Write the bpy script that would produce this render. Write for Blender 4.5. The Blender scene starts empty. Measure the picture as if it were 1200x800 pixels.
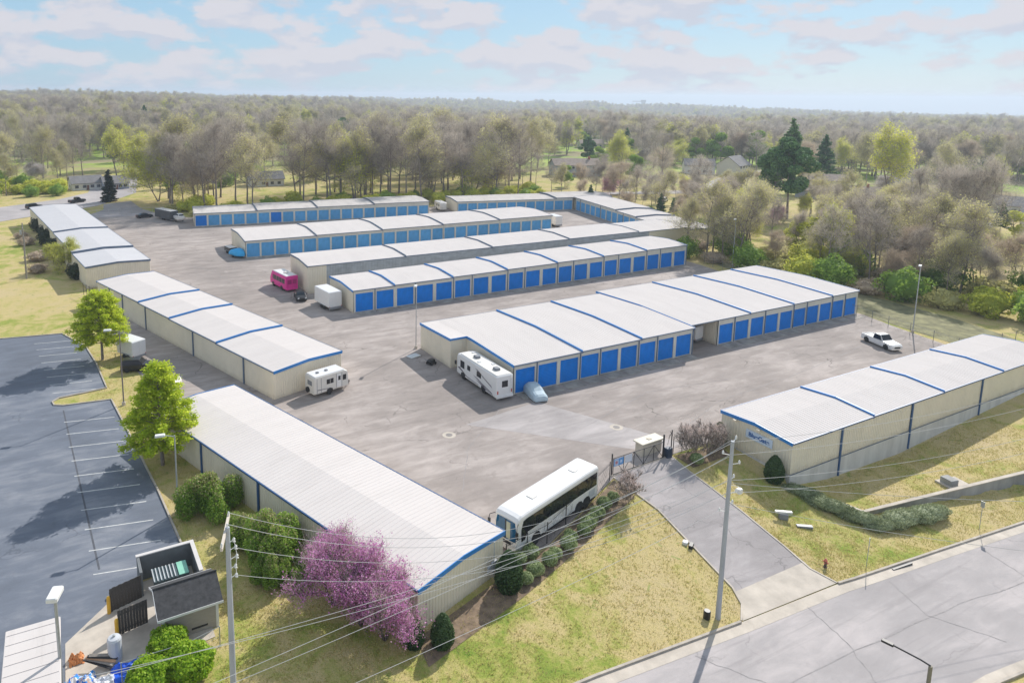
import bpy, math, random
import numpy as np
from mathutils import Vector, Matrix
R = math.radians
scene = bpy.context.scene
COL = scene.collection

# ------------------------------------------------------------------ camera
F_PX, CX, CY = 833.95, 491.63, 247.44          # focal length and principal point of the 1200 x 800 photograph
ROLL, PITCH, YAW, CAM_H = -0.008263, 0.16189, 1.0826083, 37.07
def camera_axes():
    cp, sp = math.cos(PITCH), math.sin(PITCH)
    f = Vector((cp*math.cos(YAW), cp*math.sin(YAW), -sp))
    r = Vector((math.sin(YAW), -math.cos(YAW), 0))
    d = f.cross(r)
    c, s = math.cos(ROLL), math.sin(ROLL)
    return c*r+s*d, -s*r+c*d, f
r_, d_, f_ = camera_axes()
cam_data = bpy.data.cameras.new('camera')
cam = bpy.data.objects.new('camera', cam_data); COL.objects.link(cam)
cam.matrix_world = Matrix(((r_.x, -d_.x, -f_.x, 0), (r_.y, -d_.y, -f_.y, 0), (r_.z, -d_.z, -f_.z, CAM_H), (0, 0, 0, 1)))
cam_data.sensor_width = 36; cam_data.lens = F_PX/1200*36
cam_data.shift_x = (600-CX)/1200; cam_data.shift_y = -(400-CY)/1200
cam_data.clip_start = .5; cam_data.clip_end = 60000
scene.camera = cam

# ------------------------------------------------------------------ sky and sun
SUN_AZ, SUN_EL = R(29), R(37)                   # azimuth counted from +X towards +Y
world = bpy.data.worlds.new('World'); scene.world = world; world.use_nodes = True
nt = world.node_tree; nt.nodes.clear(); N = nt.nodes; Lk = nt.links
out = N.new('ShaderNodeOutputWorld'); bg = N.new('ShaderNodeBackground')
sky = N.new('ShaderNodeTexSky'); sky.sky_type = 'NISHITA'; sky.sun_disc = False
sky.sun_elevation = SUN_EL; sky.sun_rotation = math.pi/2-SUN_AZ
sky.altitude = 180; sky.air_density = 1.0; sky.dust_density = .6; sky.ozone_density = 1.4
tc = N.new('ShaderNodeTexCoord'); sep = N.new('ShaderNodeSeparateXYZ'); Lk.new(tc.outputs['Generated'], sep.inputs[0])
def wmath(op, a, b=None, clamp=False):
    n = N.new('ShaderNodeMath'); n.operation = op; n.use_clamp = clamp
    for i, v in enumerate((a, b)):
        if v is None: continue
        if isinstance(v, (int, float)): n.inputs[i].default_value = v
        else: Lk.new(v, n.inputs[i])
    return n.outputs[0]
def wnoise(scale, detail, rough, off, zs=3.0):                 # clouds: soft heaps, three times wider than tall
    n = N.new('ShaderNodeTexNoise'); n.inputs['Scale'].default_value = scale; n.inputs['Detail'].default_value = detail; n.inputs['Roughness'].default_value = rough
    mp = N.new('ShaderNodeMapping'); mp.inputs['Location'].default_value = off; mp.inputs['Scale'].default_value = (1, 1, zs); Lk.new(tc.outputs['Generated'], mp.inputs[0]); Lk.new(mp.outputs[0], n.inputs[0])
    return n.outputs[0]
n1 = wnoise(11.5, 5, .5, (3.1, 7.7, 0), 2.5); n2 = wnoise(11.5, 5, .5, (3.1, 7.7, .04), 2.5); n3 = wnoise(34, 5, .6, (1.1, 4.7, 0), 2.2)
dens = wmath('ADD', wmath('MULTIPLY', n1, .8), wmath('MULTIPLY', n3, .2))
rmp = N.new('ShaderNodeMapRange'); rmp.interpolation_type = 'SMOOTHSTEP'
rmp.inputs['From Min'].default_value = .435; rmp.inputs['From Max'].default_value = .54; Lk.new(dens, rmp.inputs['Value'])
rm2 = N.new('ShaderNodeMapRange'); rm2.inputs['From Min'].default_value = -.035; rm2.inputs['From Max'].default_value = .045; Lk.new(wmath('SUBTRACT', n2, n1), rm2.inputs['Value'])
ccol = N.new('ShaderNodeMix'); ccol.data_type = 'RGBA'; Lk.new(rm2.outputs[0], ccol.inputs[0])
ccol.inputs[6].default_value = (5.0, 4.85, 5.2, 1); ccol.inputs[7].default_value = (4.25, 4.4, 5.05, 1)
stint = N.new('ShaderNodeMix'); stint.data_type = 'RGBA'; stint.blend_type = 'MULTIPLY'; stint.inputs[0].default_value = 1
Lk.new(sky.outputs[0], stint.inputs[6]); stint.inputs[7].default_value = (1.0, 1.0, 1.0, 1)
base_ = N.new('ShaderNodeMix'); base_.data_type = 'RGBA'; base_.inputs[0].default_value = .8      # thin high veil that pales the blue everywhere
Lk.new(stint.outputs[2], base_.inputs[6]); base_.inputs[7].default_value = (2.35, 3.85, 5.2, 1)
skm = N.new('ShaderNodeMix'); skm.data_type = 'RGBA'; Lk.new(wmath('MULTIPLY', rmp.outputs[0], .9), skm.inputs[0])
Lk.new(base_.outputs[2], skm.inputs[6]); Lk.new(ccol.outputs[2], skm.inputs[7])
Lk.new(skm.outputs[2], bg.inputs[0]); bg.inputs[1].default_value = .105
Lk.new(bg.outputs[0], out.inputs[0])
sd = bpy.data.lights.new('sun', 'SUN'); sd.energy = 3.6; sd.angle = R(.55); sd.color = (1, .955, .89)
sun = bpy.data.objects.new('sun', sd); COL.objects.link(sun)
sdir = Vector((math.cos(SUN_EL)*math.cos(SUN_AZ), math.cos(SUN_EL)*math.sin(SUN_AZ), math.sin(SUN_EL)))
sun.rotation_euler = sdir.to_track_quat('Z', 'Y').to_euler(); sun.location = sdir*200
vs = scene.view_settings; vs.view_transform = 'Standard'; vs.look = 'None'; vs.gamma = 1; vs.use_curve_mapping = False
vs.exposure = .48
scene.cycles.volume_bounces = 0; scene.cycles.max_bounces = 5; scene.cycles.diffuse_bounces = 3; scene.cycles.glossy_bounces = 2; scene.cycles.transmission_bounces = 3
scene.cycles.transparent_max_bounces = 16

# ------------------------------------------------------------------ ground heights
def sm(t):
    t = np.clip(t, 0, 1); return t*t*(3-2*t)
YUX = [-60,14,20,30,40,47,56,63.0,63.3,70,83,98,112,130,200]
YUY = [36,36,37.5,41,46,48.2,48.6,48.2,40.8,40.8,40.8,40.8,40.8,40.8,40.8]
YUZ = [0,0,0,0,0,0,0,0,-1.1,-2.0,-2.35,-1.4,-.6,-.3,-.2]
YCX = [-60,14,25,30,45,57,68,80,120,200]
YCZ = [0,-.3,-1.0,-1.2,-1.85,-2.25,-2.65,-2.8,-2.8,-2.8]
YCY = [31,31,31.2,31.2,30.7,30,29.2,27.9,22,5]
def near_z(x, y):
    yu = np.interp(x, YUX, YUY); zu = np.interp(x, YUX, YUZ); yc = np.interp(x, YCX, YCY); zc_ = np.interp(x, YCX, YCZ)
    t = np.clip((yu-y)/(yu-yc), 0, 1)
    z = zu+(zc_-zu)*(t*.8+.2*sm(t))
    yr = np.interp(x, [67,88,100,140], [35.4,31.2,29.2,24]); zt = np.interp(x, [67,88,100,140], [-2.3,-1.5,-1.2,-.8])
    w = sm((x-66.0-(40-np.clip(y, 35, 40))*.25)/.8)
    above = zt+(zu-zt)*np.clip((y-yr)/np.maximum(yu-yr, .1), 0, 1)
    below = zc_+np.clip((y-yc)/np.maximum(yr-yc, .1), 0, 1)*.35
    f = sm((y-yr-.05)/.3)
    zz = below+(above-below)*f
    z = z*(1-w)+zz*w
    return np.where(y > yu, np.where((x > 63.2) & (y < yu+.5), zu, 0), z)
AZX = [-35,-25,-10,5,15,25,34,45,60]
FR = [0,300,420,600,900,1300,2000,2900,4200,7000,12000]
FT = np.array([
 [0,0,2,4,8,11,9,6,-6,-66,-150],
 [0,0,2,4,9,12,9,6,-6,-66,-150],
 [0,0,1,3,3,5,-2,0,-12,-70,-150],
 [0,0,0,-1,-6,-13,-18,-4,-36,-92,-155],
 [0,0,0,-3,-10,-19,-28,-10,-52,-110,-165],
 [0,0,-1,-4,-10,-20,-32,-24,-60,-116,-180],
 [0,0,-2,-5,-9,-15,-28,-42,-62,-118,-190],
 [0,0,-2,-5,-9,-15,-28,-45,-65,-118,-190],
 [0,0,-2,-5,-9,-15,-28,-45,-65,-118,-190]], float)
def far_z(x, y):
    shp = np.shape(x); x = np.ravel(x); y = np.ravel(y)
    r = np.hypot(x, y); a = np.degrees(np.arctan2(y, x)-YAW); a = -((a+180) % 360-180); a = np.clip(a, -35, 60)
    cols = np.array([np.interp(r, FR, row) for row in FT])
    A = np.array(AZX, float); i = np.clip(np.searchsorted(A, a)-1, 0, len(A)-2); t = sm((a-A[i])/(A[i+1]-A[i])); k = np.arange(r.size)
    o = cols[i, k]*(1-t)+cols[i+1, k]*t
    w = sm((r-320)/300)
    o = o+w*(3.5*np.sin(x*.011+1)*np.cos(y*.009)+2*np.sin(x*.023-y*.017))*np.where(r > 1500, 1.8, 1)
    return o.reshape(shp)
def hza(x, y):
    x = np.asarray(x, float); y = np.asarray(y, float)
    n = np.where(y < 60, near_z(np.minimum(x, 150), y), 0.)
    return n+far_z(x, y)
def hz(x, y): return float(hza(np.array([x]), np.array([y]))[0])

# ------------------------------------------------------------------ materials
MATS = {}
def base_mat(name):
    m = bpy.data.materials.new(name); m.use_nodes = True
    t = m.node_tree; b = t.nodes['Principled BSDF']
    return m, t, b
def nd(t, typ, **k):
    n = t.nodes.new(typ)
    for a, v in k.items():
        if a in n.inputs: n.inputs[a].default_value = v
        else: setattr(n, a, v)
    return n
def ramp(t, src, stops):
    r = t.nodes.new('ShaderNodeValToRGB'); e = r.color_ramp.elements
    while len(e) < len(stops): e.new(.5)
    for el, (p, c) in zip(e, stops): el.position = p; el.color = (*c, 1)
    t.links.new(src, r.inputs[0]); return r.outputs[0]
def mixc(t, fac, a, b, mode='MIX'):
    n = t.nodes.new('ShaderNodeMix'); n.data_type = 'RGBA'; n.blend_type = mode
    for s, v in ((0, fac), (6, a), (7, b)):
        if isinstance(v, (int, float)): n.inputs[s].default_value = v
        elif isinstance(v, tuple): n.inputs[s].default_value = (*v, 1)
        else: t.links.new(v, n.inputs[s])
    return n.outputs[2]
def noise(t, vec, scale, detail=4, rough=.55, dist=0, stretch=None, loc=None, rot=None):
    if stretch or loc or rot:
        mp = t.nodes.new('ShaderNodeMapping')
        if stretch: mp.inputs['Scale'].default_value = stretch
        if loc: mp.inputs['Location'].default_value = loc
        if rot: mp.inputs['Rotation'].default_value = rot
        t.links.new(vec, mp.inputs[0]); vec = mp.outputs[0]
    n = nd(t, 'ShaderNodeTexNoise', Scale=scale, Detail=detail, Roughness=rough, Distortion=dist); t.links.new(vec, n.inputs[0]); return n.outputs[0]
def mathn(t, op, a, b=0., clamp=False):
    n = t.nodes.new('ShaderNodeMath'); n.operation = op; n.use_clamp = clamp
    for i, v in enumerate((a, b)):
        if isinstance(v, (int, float)): n.inputs[i].default_value = v
        else: t.links.new(v, n.inputs[i])
    return n.outputs[0]
def bump(t, b, h, strength, dist=.02):
    n = nd(t, 'ShaderNodeBump', Strength=strength, Distance=dist); t.links.new(h, n.inputs['Height']); t.links.new(n.outputs[0], b.inputs['Normal'])
def pm(name, c, var=.12, scale=1.5, rough=.6, metal=0, bmp=0., stretch=None, dirt=0., coat=0):
    """paint-like material: colour with soft noise variation, optional streaks and bump"""
    if name in MATS: return MATS[name]
    m, t, b = base_mat(name); co = t.nodes.new('ShaderNodeTexCoord').outputs['Object']
    n = noise(t, co, scale, 5, .6, stretch=stretch)
    lo = tuple(max(0, v*(1-var)) for v in c); hi = tuple(min(1, v*(1+var)) for v in c)
    col = ramp(t, n, [(.3, lo), (.7, hi)])
    if dirt:
        n2 = noise(t, co, scale*.35, 6, .7, stretch=(1, 1, .25)); fac = ramp(t, n2, [(.5, (0, 0, 0)), (.75, (dirt,)*3)])
        col = mixc(t, fac, col, tuple(v*.5 for v in c))
    t.links.new(col, b.inputs['Base Color']); b.inputs['Roughness'].default_value = rough; b.inputs['Metallic'].default_value = metal
    if coat: b.inputs['Coat Weight'].default_value = coat; b.inputs['Coat Roughness'].default_value = .08
    if bmp: bump(t, b, noise(t, co, scale*8, 3), bmp)
    MATS[name] = m; return m
def glass_mat(name, c, rough=.06):
    if name in MATS: return MATS[name]
    m, t, b = base_mat(name); b.inputs['Base Color'].default_value = (*c, 1); b.inputs['Roughness'].default_value = rough
    b.inputs['Specular IOR Level'].default_value = .45; b.inputs['Coat Weight'].default_value = .1
    MATS[name] = m; return m
def leaf_mat(name, cols, trans=.35, nscale=.5, rough=.6, objvar=.35):
    """foliage: a shade per leaf, per clump and per plant, and some light through the leaf"""
    if name in MATS: return MATS[name]
    m, t, b = base_mat(name)
    g = t.nodes.new('ShaderNodeNewGeometry'); co = t.nodes.new('ShaderNodeTexCoord').outputs['Object']
    oi = t.nodes.new('ShaderNodeObjectInfo')
    f = mathn(t, 'ADD', mathn(t, 'MULTIPLY', g.outputs['Random Per Island'], .55), mathn(t, 'MULTIPLY', noise(t, co, nscale, 3), .6))
    f = mathn(t, 'ADD', f, mathn(t, 'MULTIPLY', mathn(t, 'SUBTRACT', oi.outputs['Random'], .5), objvar))
    k = len(cols); col = ramp(t, f, [(.2+.65*i/(k-1), c) for i, c in enumerate(cols)])
    t.links.new(col, b.inputs['Base Color']); b.inputs['Roughness'].default_value = rough
    b.inputs['Specular IOR Level'].default_value = .25
    if trans:
        tr = t.nodes.new('ShaderNodeBsdfTranslucent'); t.links.new(mixc(t, .5, col, cols[-1]), tr.inputs[0])
        ms = t.nodes.new('ShaderNodeMixShader'); ms.inputs[0].default_value = trans
        t.links.new(b.outputs[0], ms.inputs[1]); t.links.new(tr.outputs[0], ms.inputs[2]); t.links.new(ms.outputs[0], t.nodes['Material Output'].inputs[0])
    MATS[name] = m; return m

# ------------------------------------------------------------------ objects
def link(o, parent=None):
    COL.objects.link(o)
    if parent is not None: o.parent = parent
    return o
def thing(name, label, cat, loc=(0, 0, 0), rotz=0., group=None):
    o = bpy.data.objects.new(name, None); COL.objects.link(o); o.empty_display_size = .3
    o.location = loc; o.rotation_euler = (0, 0, rotz); o['label'] = label; o['category'] = cat
    if group: o['group'] = group
    return o
def tag(o, label=None, cat=None, group=None, kind=None):
    if label: o['label'] = label
    if cat: o['category'] = cat
    if group: o['group'] = group
    if kind: o['kind'] = kind
    return o
def copy_tree(o, label=None, loc=None, rotz=None, scale=None, group=None, parent=None):
    c = o.copy(); COL.objects.link(c); c.parent = parent
    for ch in o.children: copy_tree(ch, parent=c)
    if label: c['label'] = label
    if group: c['group'] = group
    if loc is not None: c.location = loc
    if rotz is not None: c.rotation_euler = (c.rotation_euler[0], c.rotation_euler[1], rotz)
    if scale is not None: c.scale = scale if not isinstance(scale, (int, float)) else (scale,)*3
    return c
class MB:
    def __init__(s): s.v = []; s.f = []; s.m = []
    def add(s, vs, fs, mi=0):
        k = len(s.v); s.v += [tuple(p) for p in vs]; s.f += [tuple(i+k for i in f) for f in fs]; s.m += [mi]*len(fs); return s
    def box(s, x0, x1, y0, y1, z0, z1, mi=0):
        v = [(x0,y0,z0),(x1,y0,z0),(x1,y1,z0),(x0,y1,z0),(x0,y0,z1),(x1,y0,z1),(x1,y1,z1),(x0,y1,z1)]
        return s.add(v, [(0,3,2,1),(4,5,6,7),(0,1,5,4),(1,2,6,5),(2,3,7,6),(3,0,4,7)], mi)
    def bevbox(s, x0, x1, y0, y1, z0, z1, b, mi=0):
        """box with chamfered vertical edges and top edge"""
        def ring(i, z): return [(x0+b+i,y0+i,z),(x1-b-i,y0+i,z),(x1-i,y0+b+i,z),(x1-i,y1-b-i,z),(x1-b-i,y1-i,z),(x0+b+i,y1-i,z),(x0+i,y1-b-i,z),(x0+i,y0+b+i,z)]
        return s.loft([ring(0, z0), ring(0, z1-b), ring(b*.7, z1)], mi)
    def loft(s, rings, mi=0, cap0=True, cap1=True, closed=True):
        k = len(s.v); n = len(rings[0])
        for r in rings: s.v += [tuple(p) for p in r]
        fs = []
        for i in range(len(rings)-1):
            for j in range(n if closed else n-1):
                a = k+i*n+j; b = k+i*n+(j+1) % n; fs.append((a, b, b+n, a+n))
        if cap0: fs.append(tuple(k+j for j in range(n))[::-1])
        if cap1: fs.append(tuple(k+(len(rings)-1)*n+j for j in range(n)))
        s.f += fs; s.m += [mi]*len(fs); return s
    def tube(s, pts, r, n=6, mi=0, caps=True):
        pts = [Vector(p) for p in pts]; rs = r if isinstance(r, (list, tuple)) else [r]*len(pts); rings = []
        for i, p in enumerate(pts):
            d = (pts[min(i+1, len(pts)-1)]-pts[max(i-1, 0)]).normalized()
            u = d.cross(Vector((0, 0, 1)));
            if u.length < .05: u = d.cross(Vector((1, 0, 0)))
            u.normalize(); w = d.cross(u)
            rings.append([p+(u*math.cos(a)+w*math.sin(a))*rs[i] for a in [2*math.pi*j/n for j in range(n)]])
        return s.loft(rings, mi, caps, caps)
    def lathe(s, prof, n=12, c=(0, 0, 0), mi=0, axis='z'):
        rings = []
        for r, z in prof:
            ring = []
            for j in range(n):
                a = 2*math.pi*j/n; x, y = r*math.cos(a), r*math.sin(a)
                p = (x, y, z) if axis == 'z' else ((x, z, y) if axis == 'y' else (z, x, y))
                ring.append((c[0]+p[0], c[1]+p[1], c[2]+p[2]))
            rings.append(ring)
        return s.loft(rings, mi)
    def prism(s, poly, a0, a1, axis='z', mi=0):
        def P(u, v, w): return (u, v, w) if axis == 'z' else ((u, w, v) if axis == 'y' else (w, u, v))
        return s.loft([[P(u, v, a0) for u, v in poly], [P(u, v, a1) for u, v in poly]], mi)
    def build(s, name, mats, parent=None, smooth=False, loc=None, rot=None):
        me = bpy.data.meshes.new(name); me.from_pydata(s.v, [], s.f)
        for m in (mats if isinstance(mats, (list, tuple)) else [mats]): me.materials.append(m)
        me.polygons.foreach_set('material_index', s.m)
        if smooth: me.polygons.foreach_set('use_smooth', [True]*len(s.f))
        me.update()
        import bmesh
        bm = bmesh.new(); bm.from_mesh(me); bmesh.ops.recalc_face_normals(bm, faces=bm.faces); bm.to_mesh(me); bm.free()
        o = bpy.data.objects.new(name, me)
        if loc is not None: o.location = loc
        if rot is not None: o.rotation_euler = rot
        return link(o, parent)
def npmesh(name, V, F, mats, midx=None, smooth=False):
    me = bpy.data.meshes.new(name); V = np.asarray(V, np.float32); F = np.asarray(F, np.int32); k = F.shape[1]
    me.vertices.add(len(V)); me.vertices.foreach_set('co', V.ravel())
    me.loops.add(F.size); me.loops.foreach_set('vertex_index', F.ravel())
    me.polygons.add(len(F)); me.polygons.foreach_set('loop_start', np.arange(0, F.size, k, dtype=np.int32)); me.polygons.foreach_set('loop_total', np.full(len(F), k, np.int32))
    for m in (mats if isinstance(mats, (list, tuple)) else [mats]): me.materials.append(m)
    if midx is not None: me.polygons.foreach_set('material_index', np.asarray(midx, np.int32))
    if smooth: me.polygons.foreach_set('use_smooth', np.ones(len(F), bool))
    me.update(calc_edges=True); me.validate(); return me
def mobj(name, me, parent=None, loc=None):
    o = bpy.data.objects.new(name, me)
    if loc is not None: o.location = loc
    return link(o, parent)
HAZE = 0.00026
# ------------------------------------------------------------------ ground materials
def grass_mat():
    m, t, b = base_mat('grass_ground'); co = t.nodes.new('ShaderNodeTexCoord').outputs['Object']
    big = noise(t, co, .045, 5, .6); mid = noise(t, co, .32, 6, .65, .6); fine = noise(t, co, 3.5, 5, .7); tuft = noise(t, co, 11, 3, .7)
    f = mathn(t, 'ADD', mathn(t, 'MULTIPLY', big, .42), mathn(t, 'ADD', mathn(t, 'MULTIPLY', mid, .5), mathn(t, 'MULTIPLY', fine, .16)))
    col = ramp(t, f, [(.37, (.17, .25, .045)), (.435, (.28, .33, .065)), (.485, (.41, .385, .12)), (.545, (.54, .435, .20)), (.70, (.56, .44, .26))])
    col = mixc(t, mathn(t, 'MULTIPLY', ramp(t, tuft, [(.35, (1, 1, 1)), (.55, (0, 0, 0))]), .42), col, (.11, .14, .035))
    spots = noise(t, co, .9, 3, .6, .8, loc=(4, 9, 0)); col = mixc(t, mathn(t, 'MULTIPLY', ramp(t, spots, [(.62, (0, 0, 0)), (.72, (1, 1, 1))]), .7), col, (.13, .24, .03))
    # the wooded country behind: leaf litter between the trees
    g = t.nodes.new('ShaderNodeNewGeometry'); sx = t.nodes.new('ShaderNodeSeparateXYZ'); t.links.new(g.outputs['Position'], sx.inputs[0])
    rr = mathn(t, 'SQRT', mathn(t, 'ADD', mathn(t, 'POWER', sx.outputs[0], 2), mathn(t, 'POWER', sx.outputs[1], 2)))
    far = t.nodes.new('ShaderNodeMapRange'); far.inputs['From Min'].default_value = 300; far.inputs['From Max'].default_value = 420; t.links.new(rr, far.inputs['Value'])
    litter = ramp(t, noise(t, co, .03, 5, .7), [(.3, (.22, .18, .12)), (.46, (.30, .27, .15)), (.54, (.24, .36, .06)), (.64, (.38, .46, .10)), (.78, (.42, .40, .2))])
    col = mixc(t, far.outputs[0], col, litter)
    t.links.new(col, b.inputs['Base Color']); b.inputs['Roughness'].default_value = .9; b.inputs['Specular IOR Level'].default_value = .1
    bump(t, b, mathn(t, 'ADD', fine, mathn(t, 'MULTIPLY', tuft, .6)), .55, .12); return m
def asphalt_mat(name, c, light, dirx, patch=.5, crack=.6, var=1.):
    m, t, b = base_mat(name); co = t.nodes.new('ShaderNodeTexCoord').outputs['Object']
    n0 = noise(t, co, .05, 5, .6, .3); n1 = noise(t, co, .55, 5, .65, .4, stretch=(.35, 1.0, 1), rot=(0, 0, dirx)); n2 = noise(t, co, 22, 3, .7)
    f = mathn(t, 'ADD', mathn(t, 'MULTIPLY', n0, .5), mathn(t, 'MULTIPLY', n1, .5))
    lo = tuple(v*(1-.22*var) for v in c); hi = tuple(v*(1+.2*var) for v in light)
    col = ramp(t, f, [(.36, lo), (.5, c), (.64, hi)])
    st = noise(t, co, .35, 5, .75, 1.2); col = mixc(t, mathn(t, 'MULTIPLY', ramp(t, st, [(.60, (0, 0, 0)), (.74, (1, 1, 1))]), patch), col, tuple(v*.6 for v in c))
    lt = noise(t, co, .6, 4, .7, .8, loc=(13, 5, 0)); col = mixc(t, mathn(t, 'MULTIPLY', ramp(t, lt, [(.62, (0, 0, 0)), (.72, (1, 1, 1))]), patch*.5), col, tuple(min(1, v*1.22) for v in light))
    tk = noise(t, co, .9, 4, .7, .15, stretch=(.05, 1.5, 1), rot=(0, 0, dirx)); col = mixc(t, mathn(t, 'MULTIPLY', ramp(t, tk, [(.56, (0, 0, 0)), (.68, (1, 1, 1))]), .32), col, tuple(v*.62 for v in c))
    # cracks: thin cell borders, broken up
    vec = t.nodes.new('ShaderNodeMapping'); vec.inputs['Scale'].default_value = (.12, .17, .1); t.links.new(co, vec.inputs[0])
    vo = nd(t, 'ShaderNodeTexVoronoi', feature='DISTANCE_TO_EDGE'); vo.inputs['Scale'].default_value = 1
    wob = t.nodes.new('ShaderNodeVectorMath'); wob.operation = 'ADD'; nz = nd(t, 'ShaderNodeTexNoise', Scale=.6, Detail=5); t.links.new(co, nz.inputs[0])
    t.links.new(vec.outputs[0], wob.inputs[0]); sc = t.nodes.new('ShaderNodeVectorMath'); sc.operation = 'SCALE'; sc.inputs['Scale'].default_value = .35; t.links.new(nz.outputs['Color'], sc.inputs[0]); t.links.new(sc.outputs[0], wob.inputs[1])
    t.links.new(wob.outputs[0], vo.inputs['Vector'])
    ck = ramp(t, vo.outputs['Distance'], [(.0, (1, 1, 1)), (.011, (0, 0, 0))]); brk = ramp(t, noise(t, co, .15, 3), [(.5, (0, 0, 0)), (.6, (1, 1, 1))])
    col = mixc(t, mathn(t, 'MULTIPLY', mathn(t, 'MULTIPLY', ck, brk), crack), col, tuple(v*.4 for v in c))
    col = mixc(t, mathn(t, 'MULTIPLY', ramp(t, n2, [(.4, (1, 1, 1)), (.6, (0, 0, 0))]), .18), col, tuple(v*.6 for v in c))
    t.links.new(col, b.inputs['Base Color']); b.inputs['Roughness'].default_value = .88; b.inputs['Specular IOR Level'].default_value = .2
    bump(t, b, n2, .25, .02); return m
M_grass = grass_mat()
M_yard = asphalt_mat('yard_asphalt', (.35, .305, .28), (.405, .355, .33), 0, .75, 1.0, 1.25)
M_lot = asphalt_mat('car_park_asphalt', (.165, .185, .225), (.235, .245, .27), math.pi/2, .35, .5)
M_street = asphalt_mat('street_asphalt', (.40, .37, .365), (.45, .41, .40), 0, .35, .35, .7)
M_drive = asphalt_mat('drive_asphalt', (.36, .33, .325), (.41, .375, .37), math.pi/2, .5, .6)
M_conc = pm('concrete', (.52, .46, .39), .16, .7, .85, bmp=.2, dirt=.35)
M_concgrey = pm('grey_concrete', (.34, .335, .325), .22, .8, .85, bmp=.25, stretch=(1, 1, .25), dirt=.6)
M_kerb = pm('kerb_concrete', (.45, .40, .34), .2, 1.2, .85, dirt=.5)
M_paint = pm('road_paint', (.62, .62, .60), .2, 3, .6, dirt=.6)
M_soil = pm('mulch', (.21, .15, .10), .4, 2, .95, bmp=.4)
M_apron = pm('apron_concrete', (.34, .31, .27), .35, .6, .9, dirt=.7)

def grid_axis(spec):
    a = []
    for s, e, d in spec: a += list(np.arange(s, e, d))
    return np.array(sorted(set(np.round(a+[spec[-1][1]], 3))))
gx = grid_axis([(-9000,-1500,250),(-1500,-300,40),(-300,-20,10),(-20,150,1),(150,600,10),(600,2000,40),(2000,9500,250)])
gy = grid_axis([(-300,10,20),(10,55,.7),(55,600,9),(600,2500,40),(2500,11500,250)])
GX, GY = np.meshgrid(gx, gy, indexing='ij'); GZ = hza(GX, GY)
V = np.stack([GX, GY, GZ], -1).reshape(-1, 3); nx, ny = GX.shape
ii, jj = np.meshgrid(np.arange(nx-1), np.arange(ny-1), indexing='ij'); q = (ii*ny+jj).ravel()
gme = npmesh('ground', V, np.stack([q, q+ny, q+ny+1, q+1], 1), M_grass, smooth=True)
tag(mobj('ground', gme), kind='structure')

def sheet(name, poly, z, m, kind='structure', parent=None):
    """flat paved area, 6 cm thick"""
    o = MB().prism(poly, z-.25, z).build(name, m, parent)
    if kind and parent is None: o['kind'] = kind
    return o
def strip(name, pts, z_off, m, step=1.5, nw=6, kind='structure', zs=None, parent=None):
    """ribbon between two edge lines [(left, right), ...] that follows the ground"""
    L = []; 
    for (a0, b0), (a1, b1) in zip(pts, pts[1:]):
        n = max(1, int(math.hypot(a1[0]-a0[0], a1[1]-a0[1])/step))
        for k in range(n): t = k/n; L.append(((a0[0]+(a1[0]-a0[0])*t, a0[1]+(a1[1]-a0[1])*t), (b0[0]+(b1[0]-b0[0])*t, b0[1]+(b1[1]-b0[1])*t)))
    L.append(pts[-1]); mb = MB(); vs = []
    for a, b in L:
        for k in range(nw+1):
            t = k/nw; x = a[0]+(b[0]-a[0])*t; y = a[1]+(b[1]-a[1])*t; vs.append((x, y, hz(x, y)+z_off))
    fs = [(i*(nw+1)+k, (i+1)*(nw+1)+k, (i+1)*(nw+1)+k+1, i*(nw+1)+k+1) for i in range(len(L)-1) for k in range(nw)]
    mb.add(vs, fs); o = mb.build(name, m, parent)
    if parent is None: o['kind'] = kind
    return o
def kerb(name, line, w=.16, h=.13, m=None, zoff=0., parent=None):
    """raised kerb that follows the ground along a polyline"""
    pts = []
    for p, q2 in zip(line, line[1:]):
        n = max(1, int(math.dist(p, q2)/1.5)); pts += [(p[0]+(q2[0]-p[0])*k/n, p[1]+(q2[1]-p[1])*k/n) for k in range(n)]
    pts.append(line[-1]); rings = []
    for i, p in enumerate(pts):
        a = pts[max(i-1, 0)]; c = pts[min(i+1, len(pts)-1)]; d = Vector((c[0]-a[0], c[1]-a[1])).normalized(); nn = Vector((-d.y, d.x))*w/2
        z = hz(*p)+zoff
        rings.append([(p[0]-nn.x, p[1]-nn.y, z-.15), (p[0]+nn.x, p[1]+nn.y, z-.15), (p[0]+nn.x, p[1]+nn.y, z+h), (p[0]-nn.x, p[1]-nn.y, z+h)])
    o = MB().loft(rings).build(name, m or M_kerb, parent)
    if parent is None: o['kind'] = 'structure'
    return o

YARD = [(30.2,41.6),(35.4,42.9),(47.5,48.3),(56.2,49.0),(63.8,49.2),(119,49.2),(120.6,56),(122.3,63),(124.2,69),(125.6,91),(128.5,108),(129.5,122),(154,123),(169.5,189),(160,203),(117,207),(109,206),(38,219),(31,229),(8,232),(7.5,226),(16,150),(5.5,136),(6.5,122),(8.2,106),(10.2,92),(8.2,79),(9,77),(18,80)]
sheet('storage_yard', YARD, .03, M_yard)
LOT = [(-45,128),(-8,121),(0.7,119.4),(3.6,111.8),(4.5,104),(5.1,94),(2.6,93.6),(-.2,93.3),(-.9,92.5),(-.7,91.5),(.2,90.9),(5.3,90.2),(6.4,78),(7.4,66),(7.9,57.2),(8.1,54.1),(4.2,54.1),(4.2,51.6),(2.9,44),(2.9,40),(-45,40)]
sheet('car_park', LOT, .03, M_lot)
sheet('concrete_pad', [(-.9,49.2),(3.1,53.2),(8.2,53.9),(8.3,45.2),(3,44.6),(-1,45.4)], .045, M_conc)
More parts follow.
